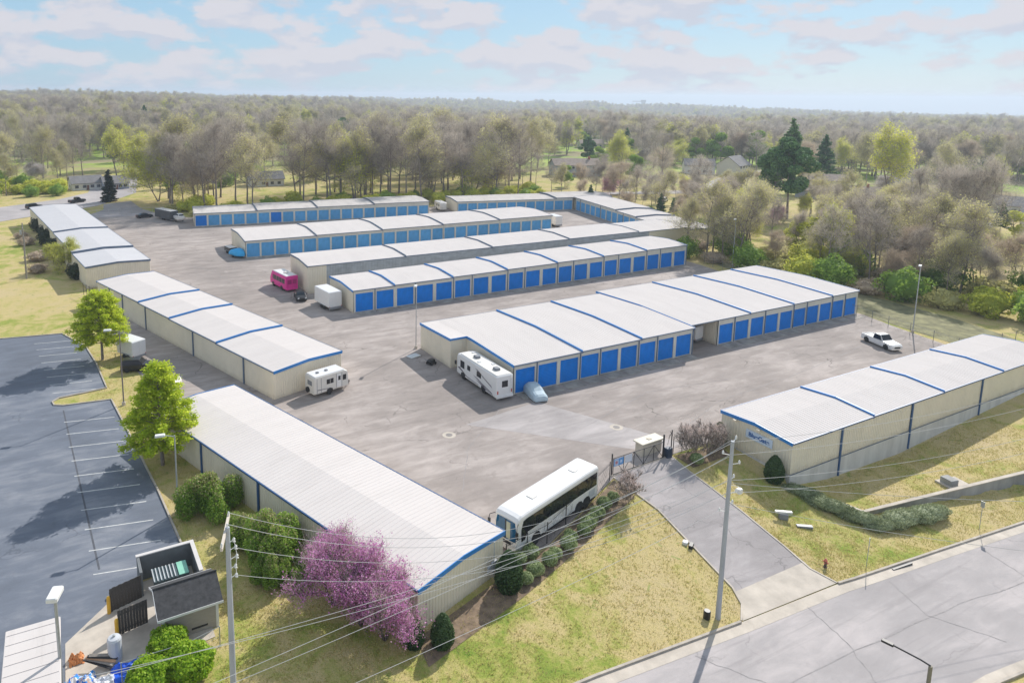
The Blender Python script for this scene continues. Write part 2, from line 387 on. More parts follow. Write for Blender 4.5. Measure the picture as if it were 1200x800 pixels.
kerb('car_park_kerb', [(-45,128.1),(-8,121.1),(.8,119.5),(3.7,111.8),(4.6,104),(5.2,94.1),(2.6,93.7),(-.25,93.4),(-1.0,92.5),(-.8,91.4),(.2,90.8),(5.4,90.1),(6.5,78),(7.5,66),(8.0,57.2),(8.2,54.3)], .16, .15)
mb = MB()
for k in range(10):
    y = 86.0-k*3.32; mb.prism([(.1+.13*k,y),(5.3+.16*k,y-1.15),(5.3+.16*k,y-1.26),(.1+.13*k,y-.11)], .02, .036)
for k in range(8):
    y = 116.4-k*3.0; x0 = -3.0+.3*k; mb.prism([(x0,y),(x0+4.9,y-.9),(x0+4.9,y-1.0),(x0,y-.1)], .02, .036)
tag(mb.build('parking_lines', M_paint), kind='structure')
mb = MB(); mb.prism([(.05,89.4),(.2,89.4),(1.8,56.5),(1.65,56.5)], .02, .0345)
tag(mb.build('tar_seam', pm('tar', (.085, .09, .105), .2, 2, .8)), kind='structure')

# street in front, its concrete gutter and kerbs, the drive up to the gate
cl = [(-30,31.6),(14,31.6),(30.3,31.4),(43.9,30.75)]
cr = [(55.2,30.3),(57,30.1),(68.3,29.2),(80.5,27.9),(100,25),(120,21.9),(160,13)]
near_edge = cl+cr
far_edge = [(-30,19.5),(14,19.9),(30,20.2),(43.9,20.2),(55.2,19.9),(57,19.7),(68.3,18.4),(80.5,16.8),(100,13.9),(120,10.8),(160,2)]
def shift(l, d): return [(x, y-d) for x, y in l]
strip('street', list(zip(shift(near_edge, .95), far_edge)), .04, M_street)
strip('gutter', list(zip(near_edge, shift(near_edge, .95))), .05, M_conc, nw=1)
strip('far_gutter', list(zip(far_edge, shift(far_edge, .8))), .05, M_conc, nw=1)
kerb('street_kerb', cl, .18, .15, zoff=.03); kerb('street_kerb', cr, .18, .15, zoff=.03); kerb('street_kerb', shift(far_edge, .8), .18, .15, zoff=.03)
dl = [(47.6,48.4),(48.0,42.9),(47.0,37),(46.4,33.5),(45.6,32),(44.1,30.85)]
dr = [(56.0,49.0),(55.6,46.3),(55.4,39.7),(55.0,35),(54.6,32.4),(55.2,30.4)]
strip('driveway', list(zip(dl[:4]+[(46.3,33.1)], dr[:4]+[(54.9,33.1)])), .045, M_drive, 1.2, 8)
strip('driveway_apron', [((46.3,33.1),(54.9,33.1)),((45.6,32),(54.7,32.2)),((44.2,30.8),(55.1,30.4))], .055, M_conc, .8, 6)
kerb('drive_kerb', dl, .14, .10, M_conc); kerb('drive_kerb', dr, .14, .10, M_conc)
# strip of mulch under the shrub row by the bus
strip('mulch_bed', [((20.5,38.6),(20.2,36.2)),((29.5,41.2),(29.9,38.9)),((35,42.6),(36,41.0)),((47.3,48.0),(47.2,45.2))], .035, M_soil, 1, 4)
strip('mulch_bed', [((56.3,48.8),(56.5,46.4)),((62.3,48.2),(62.2,46.4))], .035, M_soil, 1, 3)
# street behind at the far left, with a strip of verge
strip('far_road', [((-120,190),(-128,212)),((-50,226),(-58,248)),((-13,234),(-20,260)),((15,255),(4,276)),((30,283),(14,290)),((36,330),(20,332))], .06, M_street, 6, 3)
strip('entrance_lane', [((8,231),(31,228)),((16,245),(27,243)),((17,258),(26,262))], .05, M_drive, 4, 2)
strip('house_lane', [((214,110),(212,116)),((240,128),(238,134)),((262,137),(262,142)),((300,150),(302,156))], .07, M_conc, 6, 2)
strip('side_street', [((188,205),(180,214)),((230,190),(232,200)),((275,214),(272,224)),((330,240),(330,252))], .07, M_street, 6, 2)
strip('rough_verge', [((121.5,50.5),(133,50.5)),((123,63),(136,60)),((125,72),(137,72)),((128,90),(138,90)),((132,106),(138,108))], .03, pm('rough_ground', (.20,.19,.095), .45, .6, .95, bmp=.5), 3, 4)
def seam(pts, w=.04, z=.052):
    P = [(x+.08*math.sin(i*2.3), y+.07*math.cos(i*1.9)) for i, (x, y) in enumerate([(a[0]+(b[0]-a[0])*k/8, a[1]+(b[1]-a[1])*k/8) for a, b in zip(pts, pts[1:]) for k in range(8)]+[pts[-1]])]
    pr = []
    for i, p in enumerate(P):
        a = P[max(i-1, 0)]; c = P[min(i+1, len(P)-1)]; d = Vector((c[0]-a[0], c[1]-a[1])).normalized(); ww = w*(.6+.5*math.sin(i*1.3)**2); pr.append(((p[0]-d.y*ww, p[1]+d.x*ww), (p[0]+d.y*ww, p[1]-d.x*ww)))
    return strip('sealed_crack', pr, z, MATS['tar_line'], 1.5, 1)
pm('tar_line', (.30, .28, .275), .25, 2, .85)
for pts in ([(28,24.8),(45,25.4),(62,24.6),(80,22.4),(120,16.2)],[(50.2,29.6),(49.3,26),(46.5,21.2)],[(59.5,28.6),(58,25),(60.4,20.8)],[(72,27.6),(71,24),(75,19.2)],[(38,29.8),(41,25.2),(37.5,21)],[(86,25.8),(84,21),(88,17)]): seam(pts)
for pts in ([(33,53),(38,60),(46,66),(44,78)],[(60,52),(72,56),(88,57),(110,60)],[(26,90),(34,96),(40,104)],[(24,120),(32,132),(30,150),(20,170)],[(46,94),(70,95),(98,97),(122,99)],[(52,58),(66,62),(80,60)]): seam(pts, .035, .045)
# patches and worn marks in the yard
mb = MB(); mb.prism([(40.6,64.7),(55.6,49.6),(59.2,50.3),(51.6,66.0)], .02, .036)
tag(mb.build('repaired_strip', asphalt_mat('old_patch', (.41, .375, .365), (.46, .42, .41), 1.1, .4, .3)), kind='structure')
mh = thing('manhole_cover', 'round pale manhole cover in the yard below the motorhome', 'manhole cover', (37.6,63.4,.036))
MB().lathe([(.75,-.01),(.75,.008)], 20).build('surround', M_conc, mh); MB().lathe([(.38,0),(.38,.02)], 16).build('cover', pm('iron', (.22,.2,.19), .2, 4, .7), mh)
mh2 = copy_tree(mh, 'pale manhole cover in the lane between the gate and the right-hand doors', (55.5,56.4,.036))
# ------------------------------------------------------------------ storage buildings
M_beige = pm('beige_wall_metal', (.80, .725, .585), .05, .5, .5, dirt=.22)
def splash(m):                                                  # mud splashed up the foot of the cladding, ragged, and faint rain streaks
    t = m.node_tree; b = t.nodes['Principled BSDF']; co = t.nodes.new('ShaderNodeTexCoord').outputs['Object']; src = b.inputs['Base Color'].links[0].from_socket
    sx = t.nodes.new('ShaderNodeSeparateXYZ'); t.links.new(co, sx.inputs[0]); n = noise(t, co, 1.3, 5, .7)
    f = mathn(t, 'SUBTRACT', mathn(t, 'MULTIPLY', n, 1.3), sx.outputs[2], True); st = noise(t, co, 1.6, 4, .7, 0, stretch=(1, 1, .06))
    col = mixc(t, mathn(t, 'MULTIPLY', f, .55), src, (.36, .30, .22)); col = mixc(t, mathn(t, 'MULTIPLY', ramp(t, st, [(.58, (0, 0, 0)), (.75, (1, 1, 1))]), .22), col, (.42, .37, .28))
    t.links.new(col, b.inputs['Base Color'])
splash(M_beige)
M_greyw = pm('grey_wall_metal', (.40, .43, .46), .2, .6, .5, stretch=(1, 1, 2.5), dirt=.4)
M_pier = pm('white_pier', (.66, .64, .57), .06, 1, .5, dirt=.25)
def roof_mat(name, c, streak):
    m, t, b = base_mat(name); co = t.nodes.new('ShaderNodeTexCoord').outputs['Object']
    n = noise(t, co, .25, 5, .6, stretch=(2.2, .5, 1)); n2 = noise(t, co, .12, 4, .6); f = mathn(t, 'ADD', mathn(t, 'MULTIPLY', n, .6), mathn(t, 'MULTIPLY', n2, .4))
    col = ramp(t, f, [(.3, tuple(v*(1-streak) for v in c)), (.55, c), (.75, tuple(min(1, v*1.04) for v in c))])
    n5 = noise(t, co, 1.1, 5, .75, .2, stretch=(1.6, .12, 1)); col = mixc(t, mathn(t, 'MULTIPLY', ramp(t, n5, [(.55, (0, 0, 0)), (.75, (1, 1, 1))]), .28), col, (.40, .36, .33))
    if streak > .1:
        n3 = noise(t, co, .5, 6, .75, .5, stretch=(1, .6, 1)); col = mixc(t, ramp(t, n3, [(.52, (0, 0, 0)), (.72, (.7, .7, .7))]), col, (.42, .39, .38))
    t.links.new(col, b.inputs['Base Color']); b.inputs['Roughness'].default_value = .85; b.inputs['Specular IOR Level'].default_value = .12; return m
M_roof = roof_mat('white_roof_metal', (.63, .585, .56), .07)
M_roof2 = roof_mat('weathered_roof_metal', (.57, .53, .50), .2)
M_trim = pm('blue_trim', (.03, .22, .58), .08, 1, .4)
M_trimdk = pm('dark_blue_trim', (.035, .10, .24), .15, 1, .45)
M_gutter = pm('slate_gutter', (.12, .165, .24), .15, 1, .45)
def door_mat(name, c):
    m, t, b = base_mat(name); co = t.nodes.new('ShaderNodeTexCoord').outputs['Object']; oi = t.nodes.new('ShaderNodeObjectInfo')
    n = noise(t, co, 1.2, 4, .6, stretch=(1, 1, .5)); col = ramp(t, n, [(.3, tuple(v*.86 for v in c)), (.7, tuple(min(1, v*1.1) for v in c))])
    hs = t.nodes.new('ShaderNodeHueSaturation'); t.links.new(col, hs.inputs['Color'])
    t.links.new(mathn(t, 'ADD', .93, mathn(t, 'MULTIPLY', oi.outputs['Random'], .14)), hs.inputs['Value'])
    t.links.new(hs.outputs[0], b.inputs['Base Color']); b.inputs['Roughness'].default_value = .5; b.inputs['Specular IOR Level'].default_value = .3; return m
M_dblue = door_mat('bright_blue_door_paint', (.003, .235, .74)); M_dfade = door_mat('faded_blue_door_paint', (.12, .42, .74))
M_rail = pm('galvanised_rail', (.6, .62, .62), .1, 2, .4, .3)
M_conb = pm('foundation_concrete', (.62, .60, .565), .14, .6, .9, bmp=.2, stretch=(1, 1, .3), dirt=.5)

def ribwall(mb, p0, p1, z0, ztop, out, pitch=.32, mi=0):
    """corrugated wall from p0 to p1 (local xy); z0, ztop are functions of the distance along it; out = outward unit vector"""
    d = Vector((p1[0]-p0[0], p1[1]-p0[1])); Ln = d.length; d.normalize(); n = max(1, round(Ln/pitch)); st = Ln/n; prof = []
    for k in range(n): a = k*st; prof += [(a, 0), (a+st*.55, 0), (a+st*.68, .035), (a+st*.87, .035)]
    prof.append((Ln, 0)); vs = []
    for a, o in prof:
        x = p0[0]+d.x*a+out[0]*o; y = p0[1]+d.y*a+out[1]*o; vs += [(x, y, z0(a)), (x, y, ztop(a))]
    mb.add(vs, [(2*i, 2*i+2, 2*i+3, 2*i+1) for i in range(len(prof)-1)], mi)
def roof_panel(x0, x1, W, z, rise, ox=.0, oy=.07, curve=0.):
    """ribbed gable roof sheet with thickness"""
    mb = MB(); n = max(1, round((x1-x0)/.46)); st = (x1-x0)/n; xs = []
    for k in range(n): a = x0+k*st; xs += [(a, 0), (a+st*.72, 0), (a+st*.80, .022), (a+st*.92, .022)]
    xs.append((x1, 0))
    def prof(y):
        u = (y)/(W)*2-1; return z+rise*(1-abs(u)**(1.0+curve))
    ys = [-oy, W*.12, W*.27, W*.42, W*.5, W*.58, W*.73, W*.88, W+oy]
    if not curve: ys = [-oy, W*.46, W*.5, W*.54, W+oy]
    vs = [(x, y, prof(y)+h) for x, h in xs for y in ys]; k = len(ys)
    mb.add(vs, [(i*k+j, (i+1)*k+j, (i+1)*k+j+1, i*k+j+1) for i in range(len(xs)-1) for j in range(k-1)])
    # underside and edges
    top0 = [(x0, y, prof(y)) for y in ys]; top1 = [(x1, y, prof(y)) for y in ys]; bo0 = [(x0, y, prof(y)-.12) for y in ys]; bo1 = [(x1, y, prof(y)-.12) for y in ys]
    b0 = len(mb.v); mb.v += bo0+bo1
    mb.f += [(b0+j, b0+k+j, b0+k+j+1, b0+j+1) for j in range(k-1)]; mb.m += [0]*(k-1)
    for ta, ba in ((top0, bo0), (top1, bo1)):
        c = len(mb.v); mb.v += ta+ba; mb.f += [(c+j, c+j+1, c+k+j+1, c+k+j) for j in range(k-1)]; mb.m += [0]*(k-1)
    for jj_ in (0, k-1):
        mb.add([top0[jj_], top1[jj_], bo1[jj_], bo0[jj_]], [(0, 1, 2, 3)])
    return mb, prof, ys
DOORS = {}
def door_mesh(w, h, m):
    key = (round(w, 2), round(h, 2), m.name)
    if key in DOORS: return DOORS[key]
    mb = MB(); n = 16; vs = []; k = 0
    for i in range(n):
        z = h*i/n
        for zz, o in ((z, 0), (z+h/n*.6, -.012), (z+h/n*.75, -.05), (z+h/n*.92, -.05)): vs += [(-w/2, o, zz), (w/2, o, zz)]
    vs += [(-w/2, 0, h), (w/2, 0, h)]
    mb.add(vs, [(2*i, 2*i+1, 2*i+3, 2*i+2) for i in range(len(vs)//2-1)])
    o = mb.build('door', m); me = o.data; bpy.data.objects.remove(o); DOORS[key] = me; return me
RAILS = {}
def rail_mesh(w):
    if w not in RAILS:
        o = MB().box(-w/2, w/2, -.06, 0, -.10, .02).build('bottom_rail', M_rail); RAILS[w] = o.data; bpy.data.objects.remove(o)
    return RAILS[w]
def storage(name, label, p0, ang, W, secs, h, rise, wall=None, roof=None, front=None, ends=(True, True), posts=(), curve=0., notch=None, trim=None, z0=lambda x: 0., foot=None, doors_h=3.35, group='long low storage buildings with pale metal roofs', grey=None, back_over=.18, gut=None, wall_x0=None):
    root = thing(name, label, 'storage building', (p0[0], p0[1], .0), ang, group)
    wall = wall or M_beige; roof = roof or M_roof; trim = trim or M_trim; gut = gut or M_gutter
    x0, x1 = secs[0][0], secs[-1][1]; wx0 = x0 if wall_x0 is None else wall_x0
    def dz(x):
        for a, b, d in secs:
            if x < b-1e-6: return d
        return secs[-1][2]
    def gab(y): u = y/W*2-1; return rise*(1-abs(u)**(1.0+curve))
    # roof, one panel per step, with its trims and gutter
    for i, (a, b, d) in enumerate(secs):
        aa = a-(.08 if i == 0 or secs[i-1][2] < d else 0); bb = b+(.08 if i == len(secs)-1 or secs[i+1][2] < d else 0)
        if notch and i == 0:
            mbr, prof, ys = roof_panel(aa, bb, W, h+d, rise, curve=curve)
            nx_, ny_ = notch                                            # the notch: drop the sheet south of ny_ and west of nx_
            mA, prof, ys = roof_panel(nx_-.08, bb, W, h+d, rise, curve=curve)
            mA.build('roof_panel', roof, root)
            mbn = MB(); n = 6; yy = [ny_-.07, W*.7, W+.07]; xs = [aa, nx_-.08]
            top = [(x, y, prof(y)) for x in xs for y in yy]; bot = [(x, y, prof(y)-.12) for x in xs for y in yy]
            mbn.add(top+bot, [(0,3,4,1),(1,4,5,2),(6,9,10,7),(7,10,11,8),(0,1,7,6),(1,2,8,7),(0,3,9,6),(2,5,11,8)]); mbn.build('roof_panel', roof, root)
        else:
            mbr, prof, ys = roof_panel(aa, bb, W, h+d, rise, curve=curve); mbr.build('roof_panel', roof, root)
        def gtrim(x, s, ya=-.1, yb=W+.1, hh=.36, cap=.06, th=.07):
            rings = []; yy = [ya]+[y for y in ys if ya < y < yb]+[yb]
            for y in yy: z = prof(y); rings.append([(x, y, z-hh+.06), (x+s*th, y, z-hh+.06), (x+s*th, y, z+cap), (x, y, z+cap)])
            MB().loft(rings).build('roof_trim', trim, root)
        if i == 0 or secs[i-1][2] < d:
            if notch and i == 0:
                gtrim(aa-.003, -1, notch[1]-.1); gtrim(notch[0]-.085, -1, -.1, notch[1]-.1)
                MB().box(aa-.07, notch[0]-.09, notch[1]-.15, notch[1]-.08, prof(notch[1])-.2, prof(notch[1])+.06).build('roof_trim', trim, root)
            elif i: gtrim(aa-.003, -1, cap=.17, th=.15)
            else: gtrim(aa-.003, -1)
        if i == len(secs)-1 or secs[i+1][2] < d: gtrim(bb+.003, 1, cap=.06 if i == len(secs)-1 else .15, th=.07 if i == len(secs)-1 else .14)
        xa = aa
        if notch and i == 0: xa = notch[0]-.08
        MB().box(xa+.01, bb-.01, -.19, -.075, h+d-.14, h+d+.01).build('gutter', gut, root)
        MB().box(aa+.01, bb-.01, W+.075, W+.19, h+d-.14, h+d+.01).build('gutter', gut, root)
    top = lambda x: h+dz(x)-.11
    # walls
    mw = MB(); mg = MB()
    def long_wall(y, s, xa, xb, mbx):
        for a, b, d in secs:
            a2, b2 = max(a, xa), min(b, xb)
            if b2-a2 > .05: ribwall(mbx, (a2, y), (b2, y), lambda t_, a2=a2: z0(a2+t_)+.02, lambda t_, d=d: h+d-.115, (0, s))
    long_wall(W, 1, x0, x1, mw)
    def end_wall(x, s, d, ya=0., yb=W): ribwall(mw, (x, ya), (x, yb), lambda t_: z0(x)+.02, lambda t_: h+d+gab(ya+t_)-.125, (s, 0))
    if notch:
        nx_, ny_ = notch; end_wall(x0, -1, secs[0][2], ny_, W); end_wall(nx_, -1, secs[0][2], 0, ny_); ribwall(mw, (x0, ny_), (nx_, ny_), lambda t_: .02, lambda t_: h+gab(ny_)-.125, (0, -1))
    else: end_wall(wx0, -1, secs[0][2])
    end_wall(x1, 1, secs[-1][2])
    if front['kind'] == 'wall':
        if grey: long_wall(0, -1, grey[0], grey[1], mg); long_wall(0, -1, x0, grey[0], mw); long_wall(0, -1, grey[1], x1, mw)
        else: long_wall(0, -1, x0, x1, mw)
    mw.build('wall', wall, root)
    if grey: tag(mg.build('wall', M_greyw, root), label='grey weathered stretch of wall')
    # doors: piers, lintel and recessed roll-up doors
    if front['kind'] == 'doors':
        runs = front['runs']; dw = front['dw']; dark = front.get('faded', True); bright = front.get('bright', ()); cnt = 0
        mp_ = MB(); ap = MB()
        for (xa, xb, n, zb) in runs:
            bay = (xb-xa)/n
            for k in range(n+1):
                x = xa+k*bay; hw = (bay-dw)/2
                a, b = (x-hw if k else xa), (x+hw if k < n else xb); a = max(a, xa); b = min(b, xb)
                tt = h+dz(min(max(x-.01 if k == n else x+.01, xa), xb))-.115
                mp_.box(a, b, 0, .18, .02, tt)
            for k in range(n):
                xc = xa+(k+.5)*bay; tt = h+dz(xc)-.115
                mp_.box(xc-dw/2+.001, xc+dw/2-.001, 0, .16, doors_h, tt)
                dm = M_dfade if (dark and cnt not in bright) else M_dblue
                do = mobj('door', door_mesh(dw, doors_h-.12, dm), root, (xc, .15, .12))
                if dark and cnt in bright: do['label'] = 'newer bright blue roll-up door'
                mobj('bottom_rail', rail_mesh(dw), do, (0, -.06, .02)); cnt += 1
                if front.get('apron', True): ap.box(xc-dw/2+.05, xc+dw/2-.05, -1.9, 0, -.02, .075)
            for k in range(0, n+1):
                if front.get('spouts', 2) and (k % front.get('spouts', 2) == 1):
                    x = xa+k*bay; tt = h+dz(min(x+.01, xb-.01))-.14; MB().box(x-.06, x+.06, -.12, -.003, .1, tt).build('downspout', gut, root)
        mp_.build('door_surround', M_pier, root)
        if front.get('apron', True): ap.build('apron', M_apron, root)
    for x, pm_ in posts:
        tt = top(x)-.03
        MB().box(x-.11, x+.11, -.18, -.045, z0(x)-(foot(x) if foot else 0), tt).build('downspout', pm_, root)
    return root
def loc_of(p0, ang, x, y, z=0): c, s = math.cos(ang), math.sin(ang); return (p0[0]+x*c-y*s, p0[1]+x*s+y*c, z)
WA = R(-72.45)     # the three buildings on the left run this way
# nearest long plain building (bottom centre)
storage('storage_building', 'nearest long storage building, one unbroken pale roof, beside the coach and pink trees', (8.95,77.05), WA, 9.5, [(0,39.75,0)], 3.32, .30, front={'kind': 'wall'},
        posts=[(9.8,M_trimdk),(19.9,M_trimdk),(29.8,M_trimdk)], gut=M_trimdk, z0=lambda x: -.35)
storage('storage_building', 'storage building with four stepped roof sections behind the small white travel trailer', (7.05,134.9), R(-73.4), 10.4, [(0,17.2,.36),(17.2,28.1,.24),(28.1,42.2,.12),(42.2,56.2,0)], 3.66, .30, front={'kind': 'wall'},
        posts=[(5.5,M_gutter),(11,M_gutter),(19.9,M_gutter),(35.6,M_gutter),(49.3,M_gutter)], gut=M_gutter)
storage('storage_building', 'leftmost storage building far back beside the dark bushes, grey roof in three steps', (-4.2,227.8), R(-83.0), 11.8, [(0,43.3,.5),(43.3,68.2,.3),(68.2,82.1,0)], 4.2, .35, roof=roof_mat('grey_roof_metal', (.58, .57, .58), .05), front={'kind': 'wall'}, trim=M_gutter)
# middle rows
storage('storage_building', 'storage building with a notched end where the white motorhome is parked, nine bright blue doors', (47.6,69.0), 0, 19.9, [(0,13.6,0),(13.6,24.2,.07),(24.2,34.4,.14)], 3.9, .34, curve=.1, notch=(2.6,11.2),
        front={'kind': 'doors', 'runs': [(2.6,13.2,3,0),(13.2,23.6,3,0),(23.6,34.2,3,0)], 'dw': 3.0, 'faded': False}, doors_h=3.25)
storage('storage_building', 'wide storage building of four roof sections with bright blue doors, nearest the white pickup', (84.2,69.9), 0, 20.1, [(-1.9,11.3,.42),(11.3,21.8,.47),(21.8,32,.52),(32,39.2,.57)], 3.70, .34, curve=.1, wall_x0=4.1,
        front={'kind': 'doors', 'runs': [(4.1,11.3,2,0),(11.3,21.8,3,0),(21.8,32,3,0),(32,39.1,2,0)], 'dw': 3.02, 'faded': False}, doors_h=3.15)
storage('storage_building', 'long row of twenty bright blue doors behind the white box trailer, seven roof sections', (45.3,109.2), 0, 11.0, [(0,8,0),(8,19.9,.1)]+[(19.9+12.05*k,19.9+12.05*(k+1),.2+.1*k) for k in range(5)], 4.0, .36, curve=.15,
        front={'kind': 'doors', 'runs': [(.1,8,2,0),(8,19.9,3,0)]+[(19.9+12.05*k,19.9+12.05*(k+1),3,0) for k in range(5)], 'dw': 3.3, 'faded': False, 'spouts': 2})
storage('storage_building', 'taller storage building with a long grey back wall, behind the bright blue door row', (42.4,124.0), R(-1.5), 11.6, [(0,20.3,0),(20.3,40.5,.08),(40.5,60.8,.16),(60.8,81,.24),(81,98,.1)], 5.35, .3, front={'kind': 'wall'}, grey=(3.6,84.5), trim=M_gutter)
storage('storage_building', 'long row of twenty-five faded blue doors with the blue-covered heap at its end', (39.4,158.6), R(-2.6), 16.4, [(16.9*k,16.9*(k+1),.12*k) for k in range(5)], 3.95, .5, curve=.3,
        front={'kind': 'doors', 'runs': [(16.9*k+.1,16.9*(k+1),5,0) for k in range(5)], 'dw': 2.95, 'spouts': 0}, trim=M_gutter, doors_h=3.3)
storage('storage_building', 'furthest row of twenty blue doors, stained grey roof, beside the parked boat', (36.4,203.2), R(-8.8), 13.6, [(0,17.5,0),(17.5,35,.2),(35,52.5,.4),(52.5,70,.6)], 3.75, .3, roof=M_roof2,
        front={'kind': 'doors', 'runs': [(.1,17.5,5,0),(17.5,35,5,0),(35,52.5,5,0),(52.5,69.9,5,0)], 'dw': 3.0, 'bright': (0,6), 'spouts': 0}, trim=M_gutter, doors_h=3.1)
storage('storage_building', 'back row of faded blue doors right of the small white camper, dirty grey roof', (115.1,191.2), R(-13.7), 13.2, [(0,34,0),(34,54,.35)], 3.8, .3, roof=M_roof2,
        front={'kind': 'doors', 'runs': [(.1,39.9,12,0)], 'dw': 2.9, 'spouts': 0}, trim=M_gutter, doors_h=3.1)
storage('storage_building', 'slanting wing of narrow blue doors closing the far right corner of the yard', (154.3,181.2), R(-103.3), 12.2, [(-1,26,.5),(26,37,.25),(37,57,0)], 3.7, .35,
        front={'kind': 'doors', 'runs': [(0.6,43.5,13,0)], 'dw': 2.85, 'spouts': 4, 'apron': False}, trim=M_gutter, doors_h=3.1)
# right-hand building on its concrete footing, with the sign
G0 = (63.6,40.7)
gz = lambda x: 0.
gs = storage('storage_building', 'right-hand storage building on a concrete footing with the small blue-lettered sign on its end wall', G0, 0, 8.3, [(0,13.7,0),(13.7,27.6,.03),(27.6,41.3,.06),(41.3,55,.09)], 3.42, .32, front={'kind': 'wall'},
        posts=[(8.0,M_trimdk),(21,M_trimdk),(36.2,M_trimdk),(49.7,M_trimdk)], foot=lambda x: 2.1 if x < 30 else 1.3, gut=M_trimdk)
mb = MB()
for a, b in zip([0,8,16,24,32,40,48],[8,16,24,32,40,48,54.9]):
    mb.box(a+(.002 if a else -.06), b, -.07, .25, -3.4, .0)
mb.box(-.06, .25, .252, 8.2, -3, .0)
mb.build('concrete_footing', M_conb, gs)
# panel seams where the cladding meets the footing
MB().box(-.075, 54.9, -.085, -.0701, -.02, .06).build('base_flashing', M_gutter, gs)
sg = thing('wall_sign', 'small white sign with blue lettering under the floodlights on the right-hand end wall', 'sign', (63.52,44.3,2.3), R(-90))
MB().bevbox(-1.55, 1.55, -.05, .0, -.45, .45, .01).build('panel', pm('sign_white', (.62, .72, .86), .03, 1, .4), sg)
def text_obj(s, size, m, parent, loc, rot, name='lettering', bold=.02, sx=1):
    cu = bpy.data.curves.new('txt', 'FONT'); cu.body = s; cu.size = size; cu.extrude = .006; cu.offset = bold; cu.align_x = 'CENTER'; cu.align_y = 'CENTER'
    to = bpy.data.objects.new('txt', cu); COL.objects.link(to); dg = bpy.context.evaluated_depsgraph_get(); me = bpy.data.meshes.new_from_object(to.evaluated_get(dg))
    bpy.data.objects.remove(to); me.materials.clear(); me.materials.append(m); me.name = name
    o = bpy.data.objects.new(name, me); link(o, parent); o.location = loc; o.rotation_euler = rot; o.scale = (sx, 1, 1); return o
M_signblue = pm('sign_blue', (.02, .12, .38), .05, 1, .5)
text_obj('BlueGate', .62, M_signblue, sg, (0, -.062, 0), (R(90), 0, 0), sx=1.05)
fl = thing('wall_floodlight', 'floodlight under the roof edge just above the blue-lettered sign', 'floodlight', (63.4,44.2,3.3), R(-90))
MB().box(-.05, .05, -.25, .1, -.02, .04).build('arm', M_rail, fl); MB().bevbox(-.2, .2, -.4, -.2, -.12, .12, .03).build('lamp_head', pm('warm_lens', (.8, .68, .5), .05, 2, .4), fl)
copy_tree(fl, 'floodlight at the far corner of the end wall, left of the lettered sign', (63.4,47.0,3.2))
for (x, y) in ((30.0,41.2),):
    e = thing('meter_box', 'grey electric meter box with conduit on the near end wall of the closest building', 'meter box', (28.6,41.32,0), R(17.5))
    MB().tube([(0, -.12, .3), (0, -.12, 3.3)], .05, 6).build('conduit', M_rail, e); MB().bevbox(-.3, .3, -.22, -.05, .9, 1.7, .02).build('box', pm('meter_grey', (.4, .42, .45), .1, 2, .5), e)
    MB().bevbox(-.75, -.4, -.2, -.05, 1.0, 1.5, .02).build('box', pm('meter_grey', (.4, .42, .45), .1, 2, .5), e)
# retaining wall below it
def wallrun(name, pts, top, bot, th, m, parent=None):
    rings = []; Lr = []
    P = []
    for p, q2 in zip(pts, pts[1:]):
        n = max(1, int(math.dist(p, q2)/2)); P += [(p[0]+(q2[0]-p[0])*k/n, p[1]+(q2[1]-p[1])*k/n) for k in range(n)]
    P.append(pts[-1])
    for i, p in enumerate(P):
        a = P[max(i-1, 0)]; c = P[min(i+1, len(P)-1)]; d = Vector((c[0]-a[0], c[1]-a[1])).normalized(); nn = Vector((-d.y, d.x))*th/2
        rings.append([(p[0]-nn.x, p[1]-nn.y, bot(p)), (p[0]+nn.x, p[1]+nn.y, bot(p)), (p[0]+nn.x, p[1]+nn.y, top(p)), (p[0]-nn.x, p[1]-nn.y, top(p))])
    return MB().loft(rings).build(name, m, parent)
rw = thing('retaining_wall', 'stained concrete retaining wall with pale cap running along the lawn to the right edge', 'retaining wall', (67.1,35.3,0))
def rtop(p): x = p[0]+67.1; return float(np.interp(x, [60,67.1,88,100,140], [-1.35,-1.95,-1.13,-.85,-.45]))
rp = [(-1.4,4.6),(0,0),(20.9,-4.2),(32.9,-6.2),(73,-11.4)]
wallrun('wall', rp, lambda p: rtop(p)-.0, lambda p: -4.2, .26, M_concgrey, rw)
wallrun('cap', rp, lambda p: rtop(p)+.09, lambda p: rtop(p)+.001, .38, M_conc, rw)
# ------------------------------------------------------------------ plants
rng = np.random.default_rng(7)
M_bark = pm('grey_bark', (.25, .21, .19), .3, 2, .9); M_barkl = pm('pale_bark', (.24, .205, .18), .25, 2, .9)
M_twig = leaf_mat('bare_twigs', [(.27, .235, .20), (.42, .365, .31), (.60, .53, .45)], .4, .3, .85, .7)
M_bud = leaf_mat('budding_leaves', [(.36, .34, .13), (.54, .51, .21), (.72, .68, .30)], .5, .4, .7, .5)
M_lime = leaf_mat('spring_leaves', [(.36, .42, .04), (.56, .60, .07), (.76, .75, .15)], .45, .4, .6, .3)
M_green = leaf_mat('green_leaves', [(.12, .22, .03), (.23, .38, .05), (.42, .56, .10)], .4, .4, .6, .4)
M_pine = leaf_mat('pine_needles', [(.04, .10, .04), (.08, .18, .065), (.17, .30, .09)], .15, .3, .7, .35)
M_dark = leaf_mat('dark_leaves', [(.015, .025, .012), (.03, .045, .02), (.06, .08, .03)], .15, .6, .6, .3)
M_cyp = leaf_mat('feathery_leaves', [(.34, .50, .02), (.52, .66, .04), (.74, .78, .10)], .6, .5, .6, .15)
M_pink = leaf_mat('pink_blossom', [(.48, .12, .37), (.66, .23, .54), (.80, .46, .70)], .3, .8, .6, .2)
M_brown = leaf_mat('reddish_twigs', [(.36, .27, .20), (.50, .40, .30), (.64, .54, .42)], .4, .5, .8, .5)
